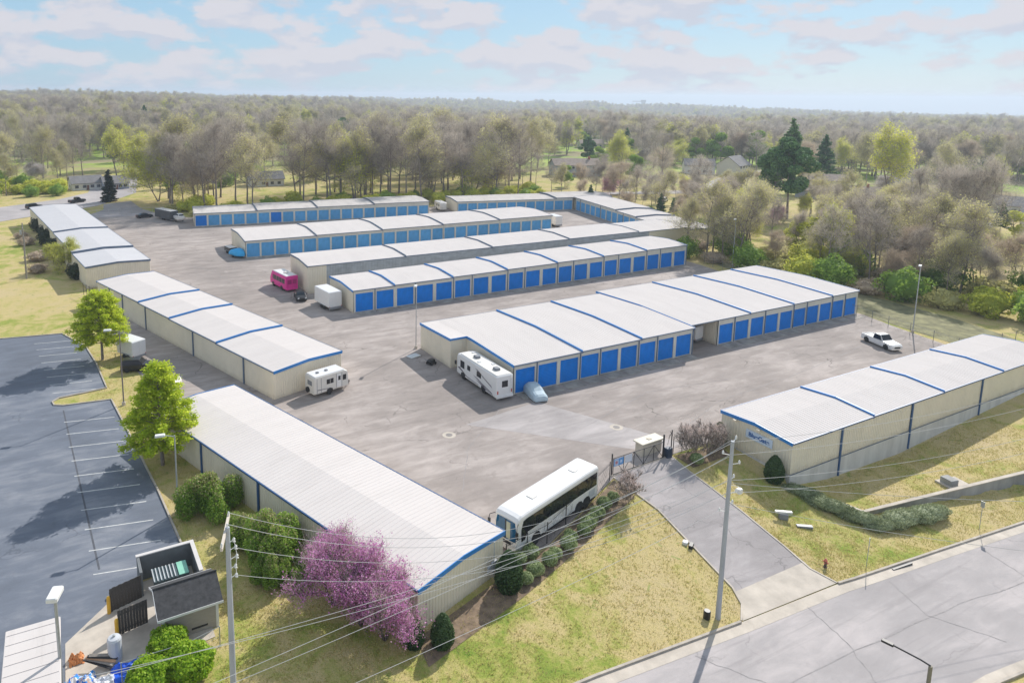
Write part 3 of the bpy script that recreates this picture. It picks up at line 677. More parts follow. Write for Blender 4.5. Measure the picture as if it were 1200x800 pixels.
M_crape = leaf_mat('pinkish_twigs', [(.60, .42, .37), (.76, .60, .53), (.85, .76, .70)], .1, .8, .8, .2)
M_olive = leaf_mat('olive_leaves', [(.16, .20, .045), (.34, .34, .12), (.58, .52, .30)], .3, .9, .6, .2)
M_arb = leaf_mat('clipped_evergreen', [(.025, .06, .02), (.05, .10, .03), (.10, .16, .06)], .2, 1.5, .6, .3)
M_ball = leaf_mat('clipped_shrub_leaves', [(.11, .17, .06), (.26, .34, .14), (.50, .56, .30)], .2, 1.5, .6, .25)
M_hedge = leaf_mat('juniper_leaves', [(.10, .14, .06), (.26, .31, .16), (.50, .54, .34)], .2, 1.2, .6, .2)
M_blossom = leaf_mat('white_blossom', [(.5, .45, .45), (.65, .6, .6), (.75, .72, .72)], .3, .8, .6, .2)

def unit(v): return v/np.maximum(np.linalg.norm(v, axis=-1, keepdims=True), 1e-9)
def quads(C, s, asp=1., nrm=None, jit=1.):
    """flat leaves: one quad per centre"""
    n = len(C); s = np.broadcast_to(np.asarray(s, float), (n,))[:, None]
    a = unit(rng.normal(size=(n, 3)))
    if nrm is not None: nn = unit(nrm+rng.normal(size=(n, 3))*jit); a = unit(np.cross(nn, a))
    else: nn = unit(rng.normal(size=(n, 3))); a = unit(np.cross(nn, a))
    b = np.cross(nn, a); A = a*s*.5*asp; B = b*s*.5
    V = np.stack([C-A*.6-B, C+A*.6-B*.5, C+A+B*.6, C-A*.5+B], 1).reshape(-1, 3); return V, np.arange(4*n).reshape(-1, 4)
def blades(P0, P1, w):
    """thin twigs: one narrow quad from P0 to P1"""
    d = P1-P0; s = unit(np.cross(d, rng.normal(size=d.shape)))*w/2; n = len(P0)
    V = np.stack([P0-s, P0+s, P1+s*.4, P1-s*.4], 1).reshape(-1, 3); return V, np.arange(4*n).reshape(-1, 4)
def skeleton(seed, H, trunk_h, r0, spread, nl=9, up=.35, sub=(5, 4), lenf=.42, multi=1, curve=.25):
    """segments [(p0, p1, r0, r1, level)] of a broad-leaved tree"""
    rd = random.Random(seed); segs = []; tips = []
    def go(p, d, ln, r, lv, n=3):
        for k in range(n):
            d = (d+Vector((rd.gauss(0, 1), rd.gauss(0, 1), rd.gauss(0, .6)+up*.5))*curve*.55).normalized(); q2 = p+d*ln/n; r2 = r*(.8 if lv else .86)
            segs.append((p, q2, r, r2, lv)); p, r = q2, r2
            if lv == 1 and k < n:
                for _ in range(sub[0]//n+1): branch(p, d, ln*rd.uniform(.4, .62), r*.62, 2)
            elif lv == 2:
                for _ in range(sub[1]//n+1): branch(p, d, ln*rd.uniform(.4, .65), max(.03, r*.55), 3)
        if lv < 3: branch(p, d, ln*.5, r*.7, lv+1, .4)
        tips.append((p, d, lv))
    def branch(p, d, ln, r, lv, ang=None):
        a = ang or rd.uniform(.5, 1.05); side = d.cross(Vector((rd.gauss(0, 1), rd.gauss(0, 1), rd.gauss(0, 1)))).normalized()
        nd_ = (d*math.cos(a)+side*math.sin(a)+Vector((0, 0, up*.5))).normalized(); go(p, nd_, ln, max(r, .012), lv, 3 if lv < 3 else 2)
    for m in range(multi):
        p = Vector((0, 0, -.3)); d = Vector((0, 0, 1)) if multi == 1 else Vector((math.cos(2.4*m)*.38, math.sin(2.4*m)*.38, 1)).normalized()
        n = 7; r = r0*(1 if multi == 1 else .7); TL = H*.82
        for k in range(n):
            d = (d+Vector((rd.gauss(0, .05), rd.gauss(0, .05), .06))).normalized(); q2 = p+d*TL/n; r2 = r*.82; segs.append((p, q2, r, r2, 0)); p, r = q2, r2
            z = p.z
            if z > trunk_h:
                u = (z-trunk_h)/(H-trunk_h); cnt = max(1, round(nl/5/multi*1.3))
                for _ in range(cnt):
                    a = rd.uniform(0, 6.283); el = rd.uniform(.25, .7)+u*.5; dd = Vector((math.cos(a)*math.cos(el), math.sin(a)*math.cos(el), math.sin(el)))
                    go(p, dd, spread*(1.05-.55*u)*rd.uniform(.75, 1.15), r*.66, 1)
        tips.append((p, d, 1)); go(p, d, H*.16, r, 1)
    return segs, tips
def limbs_mesh(segs, n=4, minr=.0, maxlv=3):
    V = []; Fc = []
    for p, q2, a, b, lv in segs:
        if lv > maxlv or a < minr: continue
        d = (q2-p).normalized(); u = d.cross(Vector((.3, .2, 1))).normalized(); w = d.cross(u); k = len(V); m = n if a > .05 else 3
        for c, r in ((p, a), (q2, b)):
            for j in range(m): an = 6.2832*j/m; V.append(tuple(c+(u*math.cos(an)+w*math.sin(an))*r))
        for j in range(m):
            j2 = (j+1) % m; Fc.append((k+j, k+j2, k+m+j2, k+m+j))
    return V, Fc
def twig_cloud(tips, per, ln, w, up=.3, lvl=(2, 3)):
    T = [t for t in tips if t[2] in lvl]; P = np.array([tuple(t[0]) for t in T]); D = np.array([tuple(t[1]) for t in T])
    P = np.repeat(P, per, 0); D = np.repeat(D, per, 0); off = rng.normal(size=P.shape)*ln*.35; n = len(P)
    dd = unit(D*.6+rng.normal(size=P.shape)*.75+np.array([0, 0, up])); L = rng.uniform(.5, 1.2, n)[:, None]*ln
    P0 = P+off; P1 = P0+dd*L; return blades(P0, P1, w), P1, P0
def join(*parts):
    V = []; Fc = []; k = 0
    for v, f in parts: V.append(np.asarray(v, float)); Fc.append(np.asarray(f, int)+k); k += len(v)
    return np.concatenate(V), np.concatenate(Fc)
PROTO = {}
def proto(name, parts):
    """parts: list of (part name, mesh); kept aside and used by plant()"""
    PROTO[name] = parts
def make_bare(key, seed, H=22, trunk_h=6, spread=7, leaf=None, leafn=1.0, leafs=.3, per=4, twm=None, r0=.38, ln=1.5, w=.05, multi=1, lf_w=1, nl=9, sub=(5,4), bark=None):
    segs, tips = skeleton(seed, H, trunk_h, r0, spread, multi=multi, nl=nl, sub=sub)
    V, Fc = limbs_mesh(segs); me1 = npmesh('trunk', V, Fc, bark or M_bark)
    (tv, tf), P1, P0 = twig_cloud(tips, per, ln, w)
    parts = [('trunk', me1)]
    if leaf is None: parts.append(('crown', npmesh('crown', tv, tf, twm or M_twig)))
    else:
        idx = rng.random(len(P1)) < leafn; C = np.concatenate([P1[idx], (P0[idx]+P1[idx])/2]); lv, lf = quads(C+rng.normal(size=C.shape)*.25, rng.uniform(.5, 1.1, len(C))*leafs)
        Vj, Fj = join((tv, tf), (lv, lf)); mi = np.r_[np.zeros(len(tf), int), np.ones(len(lf), int)]
        parts.append(('crown', npmesh('crown', Vj, Fj, [twm or M_twig, leaf], mi)))
    proto(key, parts)
def blob_crown(seed, lobes, n, size, mat, inner=True, asp=1.):
    """leaf-clump crown: leaves scattered near the surface of many overlapping lobes, with gaps between them"""
    rg = np.random.default_rng(seed); C = []; Nn = []
    for (cx_, cy_2, cz, r, rz) in lobes:
        m = int(n*r*r); d = unit(rg.normal(size=(m, 3))); rad = rg.uniform(.55, 1.06, m)**.6; p = d*rad[:, None]*np.array([r, r, rz])+np.array([cx_, cy_2, cz])
        C.append(p); Nn.append(d)
    C = np.concatenate(C); Nn = np.concatenate(Nn); v, f = quads(C, rg.uniform(.6, 1.3, len(C))*size, asp, Nn, .9); return v, f
def make_leafy(key, seed, H, trunk_h, spread, mat, n=260, size=.45, r0=.3, lob=16, bark=None, rz=.7):
    rd = random.Random(seed); segs, tips = skeleton(seed, H*.95, trunk_h, r0, spread*.8, nl=8, sub=(3, 2))
    V, Fc = limbs_mesh(segs, maxlv=2); lobes = []
    for k in range(lob):
        a = rd.uniform(0, 6.28); u = rd.random(); z = trunk_h+(H-trunk_h)*(.12+.8*u); rr = spread*math.sqrt(max(.05, 1-((u-.38)/.66)**2))*rd.uniform(.25, .8); r = spread*rd.uniform(.22, .4)
        lobes.append((rr*math.cos(a), rr*math.sin(a), z, r, r*rz))
    v, f = blob_crown(seed, lobes, n, size, mat); proto(key, [('trunk', npmesh('trunk', V, Fc, bark or M_bark)), ('crown', npmesh('crown', v, f, mat))])
def make_conifer(key, seed, H, rad, mat, base=.12, whorls=22, size=.5, droop=.15, dens=26, r0=.28, irregular=.25, top=0.95, powr=.85):
    rd = random.Random(seed); rg = np.random.default_rng(seed); V0, F0 = limbs_mesh([(Vector((0, 0, -.3)), Vector((0, 0, H*.5)), r0, r0*.6, 0), (Vector((0, 0, H*.5)), Vector((0, 0, H)), r0*.6, .02, 0)], 6)
    segs = []; C = []; Nn = []
    for k in range(whorls):
        u = k/(whorls-1); z = H*(base+(1-base)*u*top); rr = rad*(1-u)**powr+.25
        for j in range(7 if u < .8 else 4):
            a = rd.uniform(0, 6.28); L = rr*rd.uniform(1-irregular, 1.1); d = np.array([math.cos(a), math.sin(a), rd.uniform(-.05, .3)-droop*(1-u)]); p0 = Vector((0, 0, z)); p1 = p0+Vector(d)*L
            segs.append((p0, p1, .05*(1-u)+.02, .012, 1)); m = int(dens*L/ rad*4)+6; t = rg.uniform(.22, 1.05, m)
            p = np.array(p0)+d*L*t[:, None]+rg.normal(size=(m, 3))*np.array([.22, .22, .14])*size*2*(.4+t[:, None]*.8); C.append(p); Nn.append(np.tile([0, 0, 1.], (m, 1)))
    V1, F1 = limbs_mesh(segs, 3); V, Fc = join((V0, F0), (V1, F1)) if False else (V0+V1, [tuple(f) for f in F0]+[tuple(i+len(V0) for i in f) for f in F1])
    C = np.concatenate(C); Nn = np.concatenate(Nn); v, f = quads(C, rg.uniform(.5, 1.2, len(C))*size, 1.5, Nn, .6)
    proto(key, [('trunk', npmesh('trunk', V, Fc, M_bark)), ('crown', npmesh('crown', v, f, mat))])
def make_bush(key, seed, rx, ry, h, mat, n=2500, size=.1, kind='ball', inner=.84, stems=True, rough=.12):
    """clipped or loose shrub standing on z=0; a dense leaf shell over a leafy core"""
    rg = np.random.default_rng(seed); d = unit(rg.normal(size=(n, 3))); 
    ph = rg.uniform(0, 6.28, 6); lump = 1+rough*(np.sin(d[:, 0]*4+ph[0])*np.cos(d[:, 1]*5+ph[1])+.6*np.sin(d[:, 2]*6+ph[2]+d[:, 0]*7))
    lay = rg.uniform(.8, 1.05, n)
    def shape(d, s):
        if kind == 'cone':
            z = (d[:, 2]+1)/2; a = np.arctan2(d[:, 1], d[:, 0]); pr = np.where(z < .3, .72+.28*np.sin(z/.3*1.57), np.cos((z-.3)/.7*1.5)**.75); return np.stack([np.cos(a)*pr*rx*s, np.sin(a)*pr*ry*s, z*h*(.96+.04*s)+.03], 1)
        return np.stack([d[:, 0]*rx*s, d[:, 1]*ry*s, h*.52+d[:, 2]*h*.5*s], 1)
    P = shape(d, lump*lay); P[:, 2] = np.maximum(P[:, 2], .02); v, f = quads(P, rg.uniform(.6, 1.3, n)*size, 1.3, d, .7)
    # core
    nu, nv = 12, 8; U, W_ = np.meshgrid(np.linspace(0, 2*np.pi, nu, endpoint=False), np.linspace(-1, 1, nv), indexing='ij'); rr = np.sqrt(np.maximum(0, 1-W_**2)); dd = np.stack([np.cos(U)*rr, np.sin(U)*rr, W_], -1).reshape(-1, 3)
    cv = shape(dd, np.full(len(dd), inner)); cf = [(i*nv+j, ((i+1) % nu)*nv+j, ((i+1) % nu)*nv+j+1, i*nv+j+1) for i in range(nu) for j in range(nv-1)]
    Vj, Fj = join((v, f), (cv, cf)); st = [(Vector((0, 0, -.2)), Vector((math.cos(a)*rx*.3, math.sin(a)*ry*.3, h*.5)), .04, .02, 1) for a in (0, 2, 4)]
    sv, sf = limbs_mesh(st, 4); proto(key, [('stem', npmesh('stem', sv, sf, M_bark)), ('foliage', npmesh('foliage', Vj, Fj, mat))])
def plant(key, name, label, cat, loc, rz=0, sc=1., group=None, sz=None):
    o = thing(name, label, cat, loc, rz, group); o.scale = (sc, sc, sc*(sz or 1))
    for pn, me in PROTO[key]: mobj(pn, me, o)
    return o

for k in range(4): make_bare('bare%d' % k, 11+k, H=21+k, trunk_h=6+k*.8, spread=6.2, per=5, multi=1)
make_bare('bareM', 31, H=17, trunk_h=3.2, spread=6.5, per=6, multi=3, r0=.42)
make_bare('bareM2', 37, H=15, trunk_h=2.6, spread=6.8, per=6, multi=4, r0=.40)
for k in range(3): make_bare('bud%d' % k, 41+k, H=20+k*1.5, trunk_h=5, spread=6.4, leaf=M_bud, leafn=.6, leafs=.34, per=7)
make_bare('lime0', 51, H=16, trunk_h=3.5, spread=6.5, leaf=M_lime, leafn=.9, leafs=.42, per=8)
make_bare('lime1', 55, H=13, trunk_h=2, spread=5.4, leaf=M_lime, leafn=1., leafs=.36, per=9, multi=2)
make_bare('brown0', 61, H=13, trunk_h=2.5, spread=5.2, leaf=M_brown, leafn=.7, leafs=.2, per=9, twm=M_brown, multi=2)
make_bare('brown1', 64, H=17, trunk_h=4, spread=5.5, leaf=M_brown, leafn=.5, leafs=.24, per=8, twm=M_brown)
make_bare('thin0', 71, H=19, trunk_h=7, spread=3.6, per=7, bark=M_barkl, r0=.2)
make_leafy('green0', 81, 15, 3, 6.5, M_green, n=150, size=.5)
make_leafy('oakpine', 83, 17, 4.5, 5.3, M_pine, n=210, size=.40, lob=26, rz=.62, r0=.3)
make_leafy('dense_lime', 85, 9, .8, 4.6, M_lime, n=170, size=.34, lob=16)
make_leafy('dense_green', 87, 8.5, .6, 4.4, M_green, n=170, size=.32, lob=16)
make_conifer('pine0', 91, 20, 4.2, M_pine, base=.3, whorls=20, size=.55, droop=.05, irregular=.4)
make_conifer('fir0', 93, 12, 2.9, M_pine, base=.04, whorls=24, size=.4, dens=30, powr=.9)
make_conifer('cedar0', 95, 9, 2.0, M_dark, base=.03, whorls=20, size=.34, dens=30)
make_bare('blossom0', 97, H=8, trunk_h=1.5, spread=3.4, leaf=M_blossom, leafn=.9, leafs=.22, per=7, multi=2, r0=.18)
make_bare('redbudfar', 99, H=8, trunk_h=1.4, spread=3.6, leaf=M_pink, leafn=.9, leafs=.22, per=7, multi=3, r0=.18, twm=M_brown)
make_bush('thicket0', 101, 4.2, 3.6, 5.5, M_lime, 2600, .42, rough=.25)
make_bush('thicket1', 103, 4.0, 4.4, 6.5, M_green, 2600, .42, rough=.28)
make_bush('thicket2', 105, 3.4, 3.4, 3.6, M_bud, 2200, .36, rough=.3)
make_bush('scrub0', 107, 3.2, 3.2, 3.0, M_brown, 2200, .30, rough=.3)
make_bush('cone0', 111, .85, .85, 2.5, M_arb, 5200, .10, 'cone', .8, rough=.04)
make_bush('ball0', 113, .72, .72, 1.12, M_ball, 2800, .085, rough=.05)
make_bush('ball1', 114, .78, .7, 1.05, M_ball, 2800, .085, rough=.09)
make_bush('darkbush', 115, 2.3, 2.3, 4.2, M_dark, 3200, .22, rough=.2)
make_bush('lowhedge', 117, 2.6, 1.15, 1.25, M_hedge, 6500, .10, rough=.14)
make_bush('brightbush', 119, 1.35, 1.25, 1.7, leaf_mat('bright_leaves', [(.12, .26, .01), (.26, .45, .02), (.48, .62, .07)], .45, 1.5, .6, .1), 5200, .13, rough=.12)
# ------------------------------------------------------------------ plants near the buildings
def near_feather(key, seed, H, spread, base, n=34000, lsz=.17, shape='dome'):
    """feathery young tree: layered limbs carrying sprays of fine leaves"""
    rd = random.Random(seed); rg = np.random.default_rng(seed); segs = [(Vector((0, 0, -.2)), Vector((.05, 0, H*.35)), .2, .16, 0), (Vector((.05, 0, H*.35)), Vector((-.05, .1, H*.7)), .16, .09, 0), (Vector((-.05, .1, H*.7)), Vector((0, 0, H*.98)), .09, .02, 0)]
    C = []; Nn = []; nb = 96
    for k in range(nb):
        u = (k+.5)/nb; z = base+(H*.97-base)*u; a = k*2.4+rd.uniform(-.3, .3)
        prof = (math.sin(min(1, u*1.9+.28)*1.57)*(1-u)**.62) if shape == 'dome' else (1-u)**.8*(.72+.28*min(1, u*5))
        L = spread*prof*rd.uniform(.7, 1.12)+.35; rise = rd.uniform(.1, .42)+u*.5
        d = Vector((math.cos(a), math.sin(a), rise)).normalized(); p0 = Vector((0, 0, z-.25)); p = p0; r = .055*(1-u)+.02
        for q3 in range(3):
            dd = (d+Vector((0, 0, -.14*q3))).normalized(); q2 = p+dd*L/3; segs.append((p, q2, r, r*.7, 1)); p = q2; r *= .7
        nsp = max(4, int(9*L/spread*2))
        for s_ in range(nsp):
            t = rd.uniform(.34, 1.02); c0 = p0+(d+Vector((0, 0, -.14*t*2)))*L*t; b_ = a+rd.uniform(-1.1, 1.1); sl = rd.uniform(.35, .95)*(1.15-.5*t)
            sd_ = Vector((math.cos(b_), math.sin(b_), rd.uniform(-.05, .35))); c1 = c0+sd_*sl; segs.append((c0, c1, .012, .006, 2))
            m = int(n/nb/nsp*L/spread*1.9)+4; tt = rg.uniform(0, 1.1, m)[:, None]; C.append(np.array(c0)+np.array(sd_)*sl*tt+rg.normal(size=(m, 3))*np.array([.2, .2, .14])); Nn.append(np.tile([0, 0, 1.], (m, 1)))
    C = np.concatenate(C); Nn = np.concatenate(Nn); v, f = quads(C, rg.uniform(.5, 1.3, len(C))*lsz, 1.8, Nn, .55); V, Fc = limbs_mesh(segs, 6)
    proto(key, [('trunk', npmesh('trunk', V, Fc, M_bark)), ('crown', npmesh('crown', v, f, M_cyp))])
near_feather('feather0', 3, 10.2, 5.0, 2.6, 27000, .17, 'dome')
near_feather('feather1', 5, 11.2, 4.3, 2.3, 25000, .165, 'cone')
plant('feather0', 'green_tree', 'wide feathery bright green tree at the car park corner, left of the four-step roof', 'tree', (5.5,104.9,0), .6, 1.0)
plant('feather1', 'green_tree', 'pointed feathery bright green tree on the verge beside the parking bays and the nearest roof', 'tree', (8.6,71.0,0), 2.0, 1.0)
def redbud(key, seed, H, spread, n):
    segs, tips = skeleton(seed, H, .7, .16, spread, multi=4, nl=10, up=.8, sub=(5, 4), curve=.3)
    V, Fc = limbs_mesh(segs); C = []; rg = np.random.default_rng(seed)
    S = [s for s in segs if s[4] >= 1]; ln = np.array([(s[1]-s[0]).length for s in S]); pr = ln/ln.sum(); k = rg.choice(len(S), n, p=pr); t = rg.random(n)[:, None]
    P0 = np.array([tuple(s[0]) for s in S])[k]; P1 = np.array([tuple(s[1]) for s in S])[k]; C = P0+(P1-P0)*t+rg.normal(size=(n, 3))*.09
    (tv, tf), T1, T0 = twig_cloud(tips, 5, .8, .018, .8); C = np.concatenate([C, np.repeat((T0+T1)/2, 3, 0)+rg.normal(size=(len(T0)*3, 3))*.13])
    keep = (rg.random(len(C)) < np.clip(.30+.9*np.sin(C[:, 0]*1.3+seed)*np.sin(C[:, 1]*1.5)+.5, .25, 1)); C = C[keep]
    v, f = quads(C, rg.uniform(.5, 1.4, len(C))*.105); Vj, Fj = join((tv, tf), (v, f)); mi = np.r_[np.zeros(len(tf), int), np.ones(len(f), int)]
    proto(key, [('trunk', npmesh('trunk', V, Fc, pm('redbud_bark', (.12, .09, .085), .3, 3, .9))), ('crown', npmesh('crown', Vj, Fj, [M_twig, M_pink], mi))])
redbud('redbud0', 21, 4.3, 2.4, 12500); redbud('redbud1', 23, 4.1, 2.5, 12500)
plant('redbud0', 'redbud_tree', 'pink blossoming tree furthest up the wall, beside the dark green bush', 'tree', (16.7,44.4,0), .3, .88)
plant('redbud1', 'redbud_tree', 'pink blossoming tree in the middle of the three against the nearest building', 'tree', (17.7,41.6,0), 1.7, .95)
plant('redbud0', 'redbud_tree', 'pink blossoming tree nearest the building corner and the small evergreens', 'tree', (18.6,39.6,0), 3.6, .86)
def loosebush(key, seed, rx, ry, H, mats, n, size, stems=18, shootf=.0):
    rd = random.Random(seed); rg = np.random.default_rng(seed); segs = []; lobes = []
    for k in range(stems):
        a = rd.uniform(0, 6.28); r = rd.uniform(.1, .9); p1 = Vector((math.cos(a)*rx*r, math.sin(a)*ry*r, H*rd.uniform(.55, .95)*(1-.35*r*r))); segs.append((Vector((math.cos(a)*.3, math.sin(a)*.3, -.1)), p1, .05, .015, 1))
        lobes.append((p1.x*.92, p1.y*.92, p1.z*.82, rd.uniform(.5, .85)*rx*.45, .9)); lobes.append((p1.x, p1.y, p1.z*.42, rd.uniform(.5, .85)*rx*.5, .9))
    v, f = blob_crown(seed, lobes, n, size, None); V, Fc = limbs_mesh(segs, 4); parts = [('stem', npmesh('stem', V, Fc, M_bark))]
    z = v.reshape(-1, 4, 3)[:, 0, 2]; mi = (rg.random(len(f)) < np.clip((z/H-.45)*1.6, 0, shootf)).astype(int) if len(mats) > 1 else None
    parts.append(('foliage', npmesh('foliage', v, f, mats, mi))); proto(key, parts)
loosebush('olivebush', 31, 2.7, 2.5, 3.8, [M_green, M_olive], 800, .15, 22, .95)
loosebush('talldark', 33, 2.3, 2.3, 5.3, [M_green, M_olive], 950, .17, 22, .5)
loosebush('sagebush', 35, 1.6, 1.6, 1.8, [M_green], 800, .12, 12)
plant('olivebush', 'large_bush', 'large olive and straw-coloured bush against the nearest building below the feathery tree', 'bush', (11.0,60.4,0), .3)
plant('olivebush', 'large_bush', 'smaller tan bush squeezed between the olive bush and the tall dark green bush', 'bush', (13.0,54.6,0), 2.3, .72)
plant('talldark', 'large_bush', 'tall dark green bush by the wall, next to the pink trees', 'bush', (14.2,51.0,0), 1.0, 1.0)
plant('talldark', 'large_bush', 'lower dark green bush leaning out from the tall bush towards the utility pole', 'bush', (13.2,48.6,0), 3.0, .6)
E_ARB = 'small clipped evergreens around the buildings'
plant('cone0', 'evergreen_shrub', 'dark upright evergreen between the pink blossom and the near corner of the closest building', 'shrub', (20.1,38.2,hz(20.1,38.2)), 0, .86)
plant('cone0', 'evergreen_shrub', 'dark upright evergreen standing alone in front of the near end wall', 'shrub', (21.9,37.4,hz(21.9,37.4)), 1, .95)
plant('cone0', 'evergreen_shrub', 'tallest clipped evergreen, beside the meter box and the front of the coach', 'shrub', (29.2,40.0,hz(29.2,40.0)), 2, 1.25)
plant('cone0', 'evergreen_shrub', 'dark pointed evergreen at the far corner of the building with the lettered sign', 'shrub', (62.4,48.2,0), .5, 1.05)
plant('cone0', 'evergreen_shrub', 'dark rounded evergreen under the near corner of the building with the lettered sign', 'shrub', (62.5,41.6,hz(62.5,41.6)), 1.5, 1.1)
balls = [(31.6,42.0,'behind the tallest evergreen'),(33.0,42.3,'behind the first pair, near the coach wheel'),(30.9,40.0,'nearest the tallest evergreen on the lawn side'),(32.1,40.5,'second along the lawn side'),(33.9,41.0,'third along the lawn side, before the gap'),(34.9,41.5,'fourth along the lawn side, just after the fence post'),
 (36.6,41.9,'alone in the middle of the row'),(37.5,42.7,'just behind the lone middle one'),(39.1,42.9,'first of the tight group of four'),(40.0,43.4,'second of the tight group of four'),(40.9,43.9,'third of the tight group of four'),(41.9,44.3,'last of the tight group of four'),(43.3,45.0,'darker, first past the tight group'),(45.0,45.6,'furthest, beside the pinkish twiggy shrub')]
for i, (x, y, s) in enumerate(balls):
    plant('ball%d' % (i % 2), 'round_shrub', 'round clipped shrub below the coach, '+s, 'shrub', (x, y, hz(x, y)), i*1.1, (.86+.12*math.sin(i*2.3)), 'round clipped shrubs below the coach')
def crape(key, seed, H, sp):
    segs, tips = skeleton(seed, H, .3, .07, sp, multi=4, nl=7, up=1.0, sub=(3, 3), curve=.3); V, Fc = limbs_mesh(segs)
    (tv, tf), P1, P0 = twig_cloud(tips, 1, .5, .014, .7); C = P1+rng.normal(size=(len(P1), 3))*.08; lv, lf = quads(C, rng.uniform(.5, 1.2, len(C))*.075)
    Vj, Fj = join((tv, tf), (lv, lf)); proto(key, [('trunk', npmesh('trunk', V, Fc, M_barkl)), ('crown', npmesh('crown', Vj, Fj, M_crape))])
crape('crape0', 41, 3.4, 1.5); crape('crape1', 43, 3.0, 1.4)
plant('crape0', 'bare_shrub', 'tall pinkish twiggy shrub left of the gate at the end of the shrub row', 'shrub', (45.9,44.6,hz(45.9,44.6)), 0, .8)
plant('crape1', 'bare_shrub', 'pinkish twiggy shrub right of the gate keypad post', 'shrub', (57.8,47.6,0), 1)
plant('crape0', 'bare_shrub', 'pinkish twiggy shrub close to the pointed evergreen and the signed wall', 'shrub', (60.0,47.3,0), 2, .9)
plant('crape1', 'bare_shrub', 'pinkish twiggy shrub behind the other two, against the fence', 'shrub', (59.0,48.6,0), 3, .8)
plant('ball0', 'round_shrub', 'dark round shrub under the twiggy shrubs right of the gate', 'shrub', (57.2,46.6,0), 0, .9)
# juniper hedge following the retaining wall
for i, (x, y, a, s, lb) in enumerate([(63.6,39.2,-60,.7,'hedge clump climbing to the building corner above the wall'),(64.0,36.8,-62,.85,'hedge clump halfway up beside the short leg of the wall'),(65.2,34.7,-58,.8,'hedge clump just short of the wall corner'),
        (66.3,33.2,-20,.65,'rounded hedge clump right at the wall corner'),(69.2,33.0,-10,.95,'hedge clump in front of the long wall, left half'),(72.4,32.3,-12,.95,'hedge clump in front of the long wall, right half')]):
    plant('lowhedge', 'juniper_hedge', 'grey-green '+lb, 'hedge', (x, y, hz(x, y)-.05), R(a), s)
# bright shrubs by the small shed
plant('brightbush', 'bright_bush', 'bright yellow-green bush right against the small shed', 'bush', (5.3,45.3,0), 0, .95)
plant('brightbush', 'bright_bush', 'largest bright yellow-green bush, behind the chain-link fence near the utility pole', 'bush', (6.1,42.7,0), 2, 1.15)
plant('brightbush', 'bright_bush', 'bright yellow-green bush beside the blue tarpaulin heap', 'bush', (3.6,42.6,0), 4, 1.05)
plant('sagebush', 'green_bush', 'small green bush in the grass beside the pink trees', 'bush', (15.4,48.0,0), 4, .7)
# row beside the leftmost building
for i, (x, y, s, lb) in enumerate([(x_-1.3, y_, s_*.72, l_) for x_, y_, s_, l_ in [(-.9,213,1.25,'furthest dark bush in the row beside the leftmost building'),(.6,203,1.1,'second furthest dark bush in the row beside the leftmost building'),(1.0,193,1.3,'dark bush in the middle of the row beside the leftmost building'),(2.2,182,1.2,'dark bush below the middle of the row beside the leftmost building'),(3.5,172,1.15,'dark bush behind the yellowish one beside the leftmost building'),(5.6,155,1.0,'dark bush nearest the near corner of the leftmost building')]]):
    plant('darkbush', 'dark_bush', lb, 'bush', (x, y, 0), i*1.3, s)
plant('lime1', 'green_tree', 'small yellow-green tree against the wall of the leftmost building', 'tree', (2.6,163,0), .5, .42)
for i, (x, y, s, lb) in enumerate([(-3.5,196,.75,'nearest the wooden pole'),(-1.2,176,.8,'in the middle of the strip'),(-1.0,164,.7,'lowest, just above the mown grass'),(-4.5,206,.6,'furthest up the strip')]):
    plant('scrub0', 'brown_scrub', 'rough brownish scrub beside the dark bushes at the left, '+lb, 'scrub', (x-1.5, y, 0), i*1.7, s*.8)
plant('cedar0', 'small_conifer', 'small dark cone-shaped conifer by the street at the back left', 'tree', (19.4,263.5,hz(19.4,263.5)), 0, 1.25)
